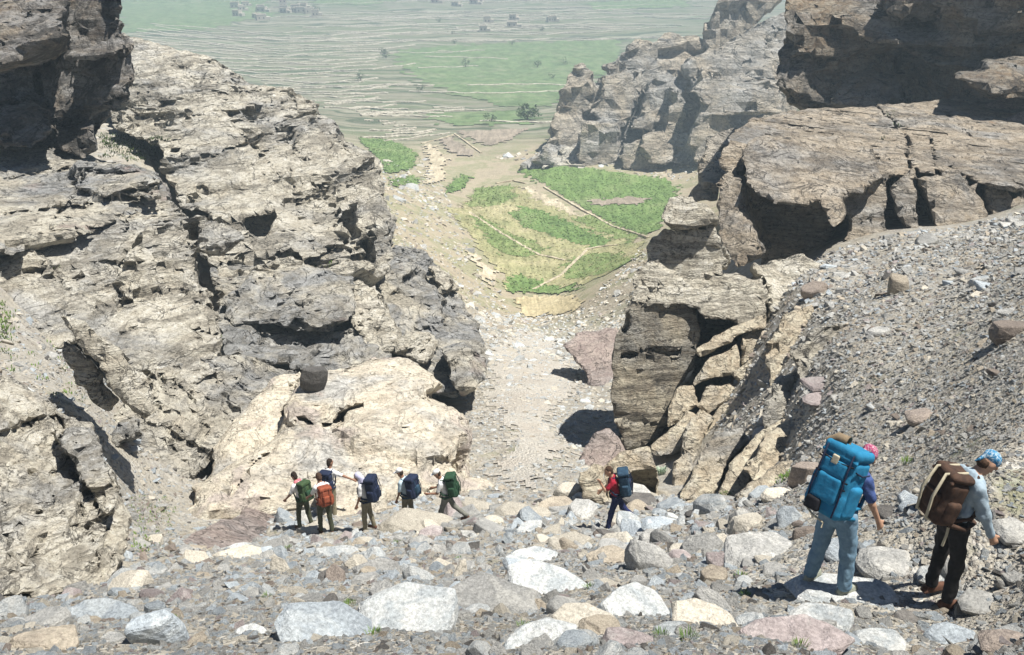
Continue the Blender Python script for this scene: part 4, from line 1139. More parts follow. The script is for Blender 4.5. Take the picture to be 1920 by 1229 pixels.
# village on the far terraces
m_house = NT('house_wall'); m_house = m_house.done((0.5, 0.45, 0.37), 0.9)
m_hole = NT('house_opening'); m_hole = m_hole.done((0.05, 0.045, 0.04), 0.9)
def boxes(bs):
    V, F = [], []
    for (x0, y0, z0, x1, y1, z1) in bs:
        b = len(V)
        V += [(x0, y0, z0), (x1, y0, z0), (x1, y1, z0), (x0, y1, z0), (x0, y0, z1), (x1, y0, z1), (x1, y1, z1), (x0, y1, z1)]
        F += [(b, b + 3, b + 2, b + 1), (b + 4, b + 5, b + 6, b + 7), (b, b + 1, b + 5, b + 4), (b + 1, b + 2, b + 6, b + 5), (b + 2, b + 3, b + 7, b + 6), (b + 3, b, b + 4, b + 7)]
    return np.array(V, float), np.array(F)
def house(px, py, w, d, h, rz, label, group=None, tower=False):
    P = on_ground(px, py)[0]
    e = empty('tower_house' if tower else 'house', P, rz)
    bs = [(-w / 2, -d / 2, -1, w / 2, d / 2, h), (-w / 2 - .1, -d / 2 - .1, h, w / 2 + .1, -d / 2 + .3, h + .5), (-w / 2 - .1, d / 2 - .3, h, w / 2 + .1, d / 2 + .1, h + .5), (-w / 2 - .1, -d / 2 + .3, h, -w / 2 + .3, d / 2 - .3, h + .5), (w / 2 - .3, -d / 2 + .3, h, w / 2 + .1, d / 2 - .3, h + .5)]
    if not tower:
        bs.append((w / 2, -d / 2 + 0.6, -1, w * 0.95, d / 2 - 0.4, h * 0.6))
    mesh_obj('wall', *boxes(bs), m_house, e, smooth=False)
    for fl in range(3 if tower else 1):
        for sx in (-0.25, 0.22):
            z = 1.2 + fl * 3.0
            mesh_obj('window', *boxes([(sx * w - .4, -d / 2 - .04, z, sx * w + .4, -d / 2 + .1, z + 1.2)]), m_hole, e, smooth=False)
    return tag(e, label, 'house', group)
house(531, 14, 6, 6, 13, 0.2, 'tall square tower house standing above the far village', tower=True)
for i in range(26):
    px, py = (rw.uniform(425, 600), rw.uniform(12, 40)) if i < 16 else (rw.uniform(800, 900), rw.uniform(4, 12)) if i < 20 else (rw.uniform(900, 1060), rw.uniform(36, 60))
    wh = ('left of the tower house' if px < 520 else 'right of the tower house') + (' and below it' if py > 26 else '') if i < 16 else 'at the top edge right of the village' if i < 20 else 'above the wide green farmland'
    house(px, py, rw.uniform(4.5, 8), rw.uniform(4, 6), rw.uniform(3, 4.6), rw.uniform(-.5, .5), 'small flat-roofed stone house ' + wh, 'far houses ' + wh)

# bushes and trees down in the valley
def leaf_mat(name, c0, c1):
    k = NT(name)
    n = k.noise(k.pos(), 1.5, 3, 0.7)
    return k.done(k.ramp(n, [(0.35, c0), (0.65, c1)]), 0.8, None, 0.2)
m_leaf = leaf_mat('leaf_dark', (0.045, 0.075, 0.025), (0.10, 0.14, 0.05))
m_leaf2 = leaf_mat('leaf_bright', (0.09, 0.16, 0.03), (0.17, 0.26, 0.06))
m_bark = NT('bark'); m_bark = m_bark.done((0.12, 0.09, 0.06), 0.9)
def crown_geo(n, r, h, leaf, seed):
    rs = np.random.RandomState(seed)
    clump = rs.normal(size=(14, 3)); clump /= np.linalg.norm(clump, axis=1, keepdims=True)
    clump *= (0.45 + 0.5 * rs.rand(14, 1))
    c = clump[rs.randint(14, size=n)] + rs.normal(size=(n, 3)) * 0.2
    c *= np.array([r, r, h * 0.5]); c[:, 2] += h * 0.6
    a = rs.normal(size=(n, 3)); a /= np.linalg.norm(a, axis=1, keepdims=True)
    b = np.cross(a, rs.normal(size=(n, 3))); b /= np.linalg.norm(b, axis=1, keepdims=True)
    s = leaf * (0.6 + 0.8 * rs.rand(n, 1))
    V = np.stack([c - a * s, c + b * s * .6, c + a * s, c - b * s * .6], 1).reshape(-1, 3)
    return V, np.arange(4 * n).reshape(-1, 4)
def tube(pts, rads, n=7):
    V = []
    for i, (p, r) in enumerate(zip(pts, rads)):
        p = np.array(p, float)
        t = np.array(pts[min(i + 1, len(pts) - 1)], float) - np.array(pts[max(i - 1, 0)], float)
        t /= np.linalg.norm(t) + 1e-9
        a = np.cross(t, [0.3, 0.2, 1.0] if abs(t[2]) < 0.95 else [1, 0, 0]); a /= np.linalg.norm(a)
        b = np.cross(t, a)
        for j in range(n):
            th = 2 * math.pi * j / n
            V.append(p + r * (a * math.cos(th) + b * math.sin(th)))
    F = []
    for i in range(len(pts) - 1):
        for j in range(n):
            F.append((i * n + j, i * n + (j + 1) % n, (i + 1) * n + (j + 1) % n, (i + 1) * n + j))
    return np.array(V), np.array(F)
def tree(px, py, r, h, label, seed, group=None, n=420):
    P = on_ground(px, py)[0]
    e = empty('tree', P)
    V, Fc = tube([(0, 0, -.3), (r * .05, 0, h * .25), (r * .12, r * .1, h * .55)], [r * .09, r * .07, r * .03])
    V2, F2 = tube([(r * .05, 0, h * .25), (-r * .3, r * .1, h * .5)], [r * .05, r * .02])
    V3, F3 = tube([(r * .07, 0, h * .3), (r * .4, -r * .1, h * .55)], [r * .05, r * .02])
    mesh_obj('trunk', np.concatenate([V, V2, V3]), np.concatenate([Fc, F2 + len(V), F3 + len(V) + len(V2)]), m_bark, e)
    mesh_obj('crown', *crown_geo(n, r, h, r * .11, seed), m_leaf, e, smooth=False)
    return tag(e, label, 'tree', group)
tree(988, 226, 3.6, 5.2, 'round dark green tree beside the wide green farmland', 1)
for i in range(22):
    px, py = (rw.uniform(545, 600), rw.uniform(12, 26)) if i < 8 else (rw.uniform(660, 1150), rw.uniform(40, 235))
    tree(px, py, rw.uniform(1.6, 2.8), rw.uniform(2.5, 4), 'small scattered bushy tree on the far terraces', 10 + i, 'scattered trees in the valley', 160)

# ------------------------------------------------------------------ plants
def tuft_geo(n, r, h, seed, wide=.012):
    rs = np.random.RandomState(seed)
    a = rs.uniform(0, 6.28, n); rr = r * np.sqrt(rs.rand(n))
    b = np.stack([rr * np.cos(a), rr * np.sin(a), np.zeros(n)], 1)
    out = np.stack([np.cos(a), np.sin(a), np.zeros(n)], 1) * rs.uniform(.1, .7, (n, 1)) * h
    tip = b + out + np.stack([np.zeros(n), np.zeros(n), h * rs.uniform(.5, 1.1, n)], 1)
    mid = b * .5 + tip * .5 - out * .15 + np.array([0, 0, .1 * h])
    s = np.stack([-np.sin(a), np.cos(a), np.zeros(n)], 1) * wide
    V = np.stack([b - s * .6, b + s * .6, mid + s, mid - s, tip], 1).reshape(-1, 3)
    i = np.arange(n) * 5
    return V, [np.stack([i, i + 1, i + 2, i + 3], 1), np.stack([i + 3, i + 2, i + 4], 1)]
DG = None
def hit(px, py):
    global DG
    if DG is None:
        bpy.context.view_layer.update()
        DG = bpy.context.evaluated_depsgraph_get()
    a, b = ray(px, py)
    ok, loc, nor, *_ = SC.ray_cast(DG, Vector((0, 0, 0)), Vector((float(a), 1.0, float(b))).normalized())
    return (np.array(loc), np.array(nor)) if ok else (None, None)
WEEDS = []
plants = [(630,1085,.16),(655,1138,.14),(700,1192,.12),(1105,1105,.14),(1390,1085,.14),(1398,1118,.12),(1290,1200,.14),(640,1080,.15),(980,1175,.10),(1700,870,.2),(500,1120,.1),(1240,1195,.12),(1110,965,.2),(1890,1210,.14),(1500,1215,.12),(1360,930,.25),(1010,985,.15),(540,1030,.18),(930,985,.16),(860,1050,.1),(1465,985,.1),(330,1165,.1),(1780,960,.12),(745,1020,.16)]
for i, (px, py, r) in enumerate(plants):
    P, N = hit(px, py)
    if P is None: continue
    o = mesh_obj('weed_plant', *tuft_geo(60, r * .45, r * .5, 900 + i, r * .022), m_leaf2, smooth=False)
    o.location = P
    o['at_px'] = (float(px), float(py))
    WEEDS.append(o)
# succulent rosette beside the shaded boulder
P, N = hit(1240, 890)
if P is not None:
    o = mesh_obj('rosette_plant', *tuft_geo(40, .12, .34, 990, .035), leaf_mat('leaf_pale', (0.22, 0.28, 0.2), (0.35, 0.42, 0.32)), smooth=False)
    o.location = P
    tag(o, 'pale green rosette plant beside the shaded cream boulder', 'plant')
def grass_patch(poly, n, h, label, seed):
    rs = np.random.RandomState(seed)
    poly = np.array(poly, float)
    lo, hi = poly.min(0), poly.max(0)
    Vs, Fq, Ft, c = [], [], [], 0
    for _ in range(n):
        p = lo + rs.rand(2) * (hi - lo)
        if poly_sd(np.array([p[0]]), np.array([p[1]]), poly)[0] > rs.uniform(-12, 8): continue
        P, N = hit(p[0], p[1])
        if P is None or N[2] < 0.25: continue
        V, (fq, ft) = tuft_geo(9, h * 1.2, h * .6, rs.randint(1e6), h * .10)
        Vs.append(V + P); Fq.append(fq + c); Ft.append(ft + c); c += len(V)
    if Vs:
        o = mesh_obj('grass', np.concatenate(Vs), [np.concatenate(Fq), np.concatenate(Ft)], m_leaf2 if h < .3 else m_leaf, smooth=False)
        tag(o, label, kind='stuff')
for i, (poly, n, h, lab) in enumerate([
  ([(185,262),(240,245),(320,250),(310,285),(270,302),(200,300)], 260, .35, 'patch of short green grass on the ledge below the dark cliff'),
  ([(245,930),(300,925),(330,960),(310,1010),(260,1050),(240,1020)], 150, .09, 'green grass in the hollow right of the left outcrop'),
  ([(500,475),(560,475),(640,505),(680,540),(640,540),(560,500)], 160, .25, 'thin green grass on the slope under the promontory'),
  ([(412,600),(470,620),(500,650),(430,660)], 110, .2, 'thin green grass below the grey dome'),
  ([(760,880),(820,878),(850,892),(790,895)], 120, .13, 'strip of green grass at the foot of the tan boulder'),
  ([(-10,560),(22,590),(12,640),(-10,650)], 60, .2, 'green grass at the left edge'),
  ([(85,475),(118,490),(130,520),(100,520)], 50, .2, 'green grass in the notch beside the rounded boulder'),
  ([(1440,890),(1490,880),(1500,900),(1450,912)], 90, .12, 'grass beside the dark brown boulder'),
  ([(1650,150),(1700,230),(1730,330),(1690,320),(1640,250)], 70, .3, 'sparse grass in the joints of the split slab'),
  ([(0,610),(120,640),(230,760),(160,780),(0,700)], 90, .18, 'sparse grass between stones on the left slope')]):
    grass_patch(poly, n, h, lab, 70 + i)

# ------------------------------------------------------------------ stones
def icodirs(sub):
    bm = bmesh.new()
    bmesh.ops.create_icosphere(bm, subdivisions=sub, radius=1.0)
    V = np.array([v.co[:] for v in bm.verts]); Fc = np.array([[v.index for v in f.verts] for f in bm.faces])
    bm.free()
    return V / np.linalg.norm(V, axis=1, keepdims=True), Fc
_ICO = {k: icodirs(k) for k in (2, 3, 4, 5)}
def hull_geo(pts, bevel, cuts=0):
    bm = bmesh.new()
    for q in pts: bm.verts.new(q)
    r = bmesh.ops.convex_hull(bm, input=bm.verts[:])
    junk = list({g for g in r['geom_interior'] + r['geom_unused'] if isinstance(g, bmesh.types.BMVert)})
    bmesh.ops.delete(bm, geom=junk, context='VERTS')
    bmesh.ops.dissolve_limit(bm, angle_limit=0.12, verts=bm.verts[:], edges=bm.edges[:])
    if bevel:
        bmesh.ops.bevel(bm, geom=bm.edges[:] + bm.verts[:], offset=bevel, segments=1, profile=0.6, affect='EDGES', clamp_overlap=True)
    bmesh.ops.triangulate(bm, faces=bm.faces[:])
    if cuts:
        for _ in range(cuts):
            bmesh.ops.subdivide_edges(bm, edges=[e for e in bm.edges], cuts=1, use_grid_fill=True)
            bmesh.ops.triangulate(bm, faces=[f for f in bm.faces if len(f.verts) > 3])
    bm.verts.index_update()
    bm.normal_update()
    V = np.array([w.co[:] for w in bm.verts]); Fc = np.array([[w.index for w in f.verts] for f in bm.faces]); N = np.array([w.normal[:] for w in bm.verts])
    bm.free()
    return V, Fc, N
def stone_geo(seed, dims=(1, .8, .55), n=13, bevel=0.05):
    """angular stone: bevelled hull of random points, about 1 across"""
    rs = np.random.RandomState(seed)
    p = rs.uniform(-1, 1, (n, 3)); p /= np.abs(p).max(1, keepdims=True) ** 0.75
    p /= np.abs(p).max(0)
    V, Fc, N = hull_geo(p * np.array(dims) * 0.5, bevel)
    return V, Fc
def slab_geo(seed, dims, sides=9, rough=0.02, round_=0.0, cuts=2):
    """broken slab or boulder: irregular outline, tilted top, chamfered and chipped edges"""
    rs = np.random.RandomState(seed)
    w, d, h = dims
    th = np.sort((np.arange(sides) + rs.uniform(-.35, .35, sides)) * 2 * math.pi / sides)
    rr = rs.uniform(.78, 1.08, sides)
    x, y = rr * np.cos(th), rr * np.sin(th)
    tz = 1 + .35 * (rs.uniform(-1, 1) * x + rs.uniform(-1, 1) * y) + rs.uniform(-.08, .08, sides)
    ins = rs.uniform(.72, .97, sides) - round_ * .3
    top = np.stack([x * ins, y * ins, tz], 1)
    mid = np.stack([x, y, rs.uniform(-.2, .35, sides)], 1)
    bot = np.stack([x * .85, y * .85, -np.ones(sides)], 1)
    pts = np.concatenate([top, mid, bot] + ([[[0, 0, 1.25]]] if round_ else []))
    pts = pts * np.array([w, d, h]) * 0.5
    V, Fc, N = hull_geo(pts, 0.05 * min(w, d, h * 1.5), cuts)
    s = max(w, d)
    nz = fbm(V / s * 5 + seed, 4, seed % 40) * rough * s + fbm(V / s * np.array([9, 9, 40.]) + seed, 2, 5, ridged=True) * rough * .35 * s
    return V + N * nz[:, None], Fc

def stone_mat(name, c, c2, veins=None, scale=3.0):
    k = NT(name)
    tc = k.n('ShaderNodeTexCoord').outputs['Object']
    oi = k.n('ShaderNodeObjectInfo')
    loc = k.n('ShaderNodeVectorMath', operation='ADD')
    k.l(tc, loc.inputs[0]); k.l(oi.outputs['Location'], loc.inputs[1])
    v = loc.outputs[0]
    n = k.noise(v, scale, 6, 0.7, 0.4); nf = k.noise(v, scale * 9, 5, 0.75)
    col = k.mix(k.ramp(n, [(0.35, 0.0), (0.65, 1.0)]), c, c2)
    if veins:
        nv = k.noise(k.mapping(v, rot=(0.4, 0.3, 0.6), scale=(0.6, 0.6, 3.5)), scale * 1.2, 5, 0.65, 0.6)
        col = k.mix(k.ramp(nv, [(0.5, 0.0), (0.6, 0.7)]), col, veins)
    col = k.mix(0.55, col, k.ramp(nf, [(0.3, 0.15), (0.7, 0.95)]), 'OVERLAY')
    nl = k.noise(v, scale * 3.5, 6, 0.8, 0.6)
    col = k.mix(k.ramp(nl, [(0.63, 0.0), (0.70, 0.45)]), col, (0.17, 0.155, 0.13))
    br = k.math('MULTIPLY_ADD', oi.outputs['Random'], 0.5)
    br.node.inputs[2].default_value = 0.72
    mul = k.n('ShaderNodeVectorMath', operation='SCALE')
    k.l(col, mul.inputs[0]); k.l(br, mul.inputs['Scale'])
    h = k.math('ADD', n, k.math('MULTIPLY', nf, 0.35))
    return k.done(mul.outputs[0], 0.85, k.bump(k.math('ADD', h, k.math('MULTIPLY', k.noise(v, scale * 2.6, 5, 0.7), 0.8)), 0.9, 0.07), 0.2)
SM = {
 'white': stone_mat('stone_white', (0.53, 0.53, 0.51), (0.39, 0.41, 0.415), (0.27, 0.30, 0.32)),
 'bluegrey': stone_mat('stone_blue_grey', (0.38, 0.42, 0.45), (0.27, 0.30, 0.33), (0.47, 0.50, 0.51)),
 'grey': stone_mat('stone_grey', (0.39, 0.385, 0.37), (0.27, 0.27, 0.26), (0.47, 0.46, 0.43)),
 'cream': stone_mat('stone_cream', (0.52, 0.485, 0.415), (0.42, 0.385, 0.325)),
 'tan': stone_mat('stone_tan', (0.45, 0.395, 0.315), (0.35, 0.305, 0.245), (0.28, 0.24, 0.195)),
 'brown': stone_mat('stone_brown', (0.28, 0.235, 0.2), (0.2, 0.17, 0.15)),
 'purple': stone_mat('stone_purple', (0.33, 0.285, 0.28), (0.25, 0.215, 0.21), (0.38, 0.35, 0.335)),
 'dark': stone_mat('stone_dark', (0.10, 0.095, 0.09), (0.16, 0.15, 0.14)),
}
SMK = list(SM)
protos = bpy.data.collections.new('stone_shapes')
PROTO = []          # (material key, mesh)
for mi, mk in enumerate(SMK):
    for j in range(4):
        P, Fc = stone_geo(100 + mi * 7 + j, (1, .6 + .12 * j, .24 + .09 * ((j * 3) % 4)), 9 + j, 0.03)
        me_o = mesh_obj('stone_shape_%02d' % (mi * 4 + j), P, Fc, SM[mk], smooth=False)
        COL.objects.unlink(me_o)
        protos.objects.link(me_o)
        PROTO.append(me_o.data)
BIG = {}
for mi, mk in enumerate(SMK):
    for j in range(4):
        P, Fc = slab_geo(300 + mi * 7 + j, (1, .6 + .12 * j, .24 + .1 * ((j * 3) % 4)), 6 + j, .02, 0.0, 0)
        o = mesh_obj('stone', P, Fc, SM[mk], smooth=False)
        BIG[mk, j] = o.data
        COL.objects.unlink(o); bpy.data.objects.remove(o)

def gn_scatter(name, pts, rot, scl, pidx, label):
    me = bpy.data.meshes.new(name)
    me.vertices.add(len(pts)); me.vertices.foreach_set('co', np.asarray(pts, np.float32).ravel())
    for nm, typ, arr in (('rot', 'FLOAT_VECTOR', rot), ('scl', 'FLOAT_VECTOR', scl), ('pidx', 'INT', pidx)):
        at_ = me.attributes.new(nm, typ, 'POINT')
        at_.data.foreach_set('value' if typ == 'INT' else 'vector', np.asarray(arr, np.int32 if typ == 'INT' else np.float32).ravel())
    o = bpy.data.objects.new(name, me); COL.objects.link(o)
    ng = bpy.data.node_groups.new('scatter_' + name, 'GeometryNodeTree')
    ng.interface.new_socket('Geometry', in_out='INPUT', socket_type='NodeSocketGeometry')
    ng.interface.new_socket('Geometry', in_out='OUTPUT', socket_type='NodeSocketGeometry')
    N = ng.nodes
    gi, go = N.new('NodeGroupInput'), N.new('NodeGroupOutput')
    m2p = N.new('GeometryNodeMeshToPoints')
    iop = N.new('GeometryNodeInstanceOnPoints')
    ci = N.new('GeometryNodeCollectionInfo'); ci.inputs['Collection'].default_value = protos
    ci.inputs['Separate Children'].default_value = True; ci.inputs['Reset Children'].default_value = True
    iop.inputs['Pick Instance'].default_value = True
    def attr(nm, dt):
        a = N.new('GeometryNodeInputNamedAttribute'); a.data_type = dt; a.inputs['Name'].default_value = nm
        return [s for s in a.outputs if s.enabled and s.name == 'Attribute'][0]
    L = ng.links
    L.new(gi.outputs[0], m2p.inputs['Mesh']); L.new(m2p.outputs[0], iop.inputs['Points'])
    L.new(ci.outputs[0], iop.inputs['Instance'])
    L.new(attr('pidx', 'INT'), iop.inputs['Instance Index'])
    L.new(attr('rot', 'FLOAT_VECTOR'), iop.inputs['Rotation'])
    L.new(attr('scl', 'FLOAT_VECTOR'), iop.inputs['Scale'])
    L.new(iop.outputs[0], go.inputs[0])
    md = o.modifiers.new('scatter', 'NODES'); md.node_group = ng
    return tag(o, label, kind='stuff')

rsS = np.random.RandomState(77)
def in_frame(P, m=40):
    px, py = project(P)
    return (px > -m) & (px < 1920 + m) & (py > -m) & (py < 1229 + m)
def scatter_band(Y0, Y1, ua, ub, r_px, cover, n_oct=1):
    """random stones on the ground between two distances; radius follows the distance so the count stays sane"""
    Ys = np.exp(np.linspace(math.log(Y0), math.log(Y1), 24))
    out = []
    for a, b in zip(Ys[:-1], Ys[1:]):
        Ym = (a + b) / 2
        L = Ym * 1.2
        r = r_px * L / F_PX
        A = (b - a) * Ym * (ub - ua) * 1.2
        n = int(cover * A / (math.pi * r * r))
        y = rsS.uniform(a, b, n); x = rsS.uniform(ua, ub, n) * y
        rr = r * rsS.uniform(0.7, 1.5, n)
        out.append(np.stack([x, y, rr], 1))
    return np.concatenate(out)

def place(xyr, mats, probs, name, label, keep=None, flat=1.0):
    x, y, r = xyr.T
    z = gz(x, y)
    P = np.stack([x, y, z], 1)
    ok = in_frame(P)
    if keep is not None:
        px, py = project(P)
        ok &= keep(px, py, x, y)
    P, r = P[ok], r[ok]
    n = len(P)
    mi = np.array([SMK.index(m) for m in mats])[rsS.choice(len(mats), n, p=np.array(probs) / sum(probs))]
    pidx = mi * 4 + rsS.randint(0, 4, n)
    scl = 2 * r[:, None] * np.stack([rsS.uniform(.8, 1.4, n), rsS.uniform(.8, 1.2, n), flat * rsS.uniform(.75, 1.25, n)], 1)
    rot = np.stack([rsS.normal(0, .3, n), rsS.normal(0, .3, n), rsS.uniform(0, 6.28, n)], 1)
    P[:, 2] -= r * 0.04
    return dict(P=P, rot=rot, scl=scl, pidx=pidx, r=r, name=name, label=label)

FG = ('white', 'bluegrey', 'grey', 'cream', 'tan', 'brown', 'purple', 'dark')
near = np.concatenate([scatter_band(4.3, 30, -.72, .72, rp, cv) for rp, cv in ((4.2, .26), (7, .22), (12, .14), (20, .09), (32, .05))])
def keep_near(px, py, x, y):
    return ~((px < 430) & (py < 1010)) & ~((px > 1440) & (py < 960 - (px - 1440) * 0.1)) & ~((py < 930) & (px > 600) & (px < 1400))
setA = place(near, FG, (.19, .22, .31, .14, .05, .03, .03, .03), 'foreground_rubble', 'loose rubble of white, blue-grey and tan stones on the foreground slope', keep_near)
scr = np.concatenate([scatter_band(6, 48, .14, .72, rp, cv) for rp, cv in ((3.2, .34), (5.5, .16), (10, .035), (18, .008))])
def keep_scree(px, py, x, y):
    return (px > 1340) & (py < 965 - (px - 1440) * 0.1)
setB = place(scr, FG, (.06, .10, .48, .12, .12, .05, .03, .04), 'scree_stones', 'grey brown scree stones covering the right-hand slope', keep_scree)
gul = np.concatenate([scatter_band(25, 125, -.10, .16, rp, cv) for rp, cv in ((2.4, .16), (4.5, .10), (8, .03))])
setC = place(gul, ('cream', 'white', 'tan', 'purple', 'grey'), (.40, .48, .04, .02, .06), 'gully_stones', 'small pale stones strewn along the gully bed', lambda px, py, x, y: (px > 870) & (px < 1175) & (py > 590) & (py < 945))
val = np.concatenate([scatter_band(70, 300, -.34, .36, rp, cv) for rp, cv in ((2.4, .10), (4.5, .06), (8, .025))])
def keep_val(px, py, x, y):
    lft = (px > 690) & (px < 960) & (py > 300) & (py < 640) & (px < 800 + (py - 300) * 0.55)
    rgt = ((px > 1080) & (px < 1230) & (py > 470) & (py < 640) & (px > 1230 - (py - 440) * 1.0))
    rid = (px > 900) & (px < 1340) & (py > 225) & (py < 345) & (py < 300 + (px - 950) * 0.12) & (py > 300 - (px - 900) * 0.2)
    return lft | rgt | rid
setD = place(val, ('cream', 'tan', 'grey', 'white', 'brown'), (.36, .2, .24, .12, .08), 'valley_rubble', 'pale rubble on the banks around the valley fields', keep_val)
lf = np.concatenate([scatter_band(16, 45, -.60, -.28, rp, cv) for rp, cv in ((3.0, .16), (6, .10), (11, .04))])
setE = place(lf, FG, (.1, .12, .38, .2, .1, .05, .03, .02), 'ledge_stones', 'small grey stones on the ground between the left rocks', lambda px, py, x, y: (px < 420) & (py > 580) & (py < 1060))

# the largest loose stones are things of their own
LBL = {'white': 'white', 'bluegrey': 'blue-grey', 'grey': 'grey', 'cream': 'cream', 'tan': 'tan', 'brown': 'brown', 'purple': 'purplish', 'dark': 'dark'}
app = []
for si, S in enumerate((setA, setB)):
    L = np.linalg.norm(S['P'], axis=1)
    app += [(S['r'][i] / L[i], si, i) for i in range(len(L))]
app.sort(reverse=True)
top = app[:300]
STONES = []
drop = [set(), set()]
for _, si, i in top:
    drop[si].add(i)
    S = (setA, setB)[si]
    mk = SMK[S['pidx'][i] // 4]
    o = bpy.data.objects.new('stone', BIG[mk, int(S['pidx'][i] % 4)])
    COL.objects.link(o)
    o.location = S['P'][i]; o.rotation_euler = S['rot'][i]; o.scale = S['scl'][i]
    px, py = project(S['P'][i])
    STONES.append((o, mk, float(px), float(py)))
    if si:
        where = 'on the right-hand scree slope, ' + ('upper part' if py < 650 else 'lower part')
    else:
        where = 'in the foreground rubble, ' + ('left third' if px < 640 else 'middle third' if px < 1280 else 'right third') + (' near the bottom' if py > 1120 else ' higher up')
    tag(o, LBL[mk] + ' loose stone ' + where, 'stone', 'loose ' + LBL[mk] + ' stones ' + where)
for si, S in enumerate((setA, setB, setC, setD, setE)):
    k = np.ones(len(S['P']), bool)
    if si < 2: k[list(drop[si])] = False
    gn_scatter(S['name'], S['P'][k], S['rot'][k], S['scl'][k], S['pidx'][k], S['label'])

# hand-placed boulders and slabs: (x0, y0, x1, y1) box in the photo, depth and height share, yaw, tilt, colour, label
def boulder(box, mk, label, seed, deep=0.75, high=None, yaw=0.0, tilt=(0.0, 0.0), name='boulder', planes=10, push=0.25, soft=0.0, rough=0.012, Y=None):
    x0, y0, x1, y1 = box
    cx, cy = (x0 + x1) / 2, (y0 + y1) / 2
    if Y is None:
        g = on_ground(cx, min(y1, 1229) - 2)[0]
        Yb = g[1]
    else:
        Yb = Y
    b = float(ray(cx, cy)[1])
    L = Yb * math.sqrt(1 + b * b)
    w = (x1 - x0) * L / F_PX * 1.12
    hv = (y1 - y0) * L / F_PX                    # seen height = height*cos + depth*sin
    dep = math.atan(-b)
    d = deep * w
    h = high * w if high else max((hv - d * math.sin(dep)) / math.cos(dep), 0.22 * w)
    if high and high < 0.4: h *= 0.7
    P, Fc = slab_geo(seed, (w, d, h), 9, rough, 0.6 if soft else 0.0, 2 if x1 - x0 > 90 else 1)
    o = mesh_obj(name, P, Fc, SM[mk], smooth=False)
    if Y is None:
        Pg = on_ground(cx, min(y1, 1226) - 0.22 * (y1 - y0))[0]
        o.location = (Pg[0], Pg[1] + 0.1 * d, float(gz(Pg[0], Pg[1] + 0.1 * d)) + 0.15 * h)
    else:
        o.location = at(cx, cy, Yb + push * d)
    o.rotation_euler = (tilt[0], tilt[1], yaw)
    return tag(o, label, 'boulder')
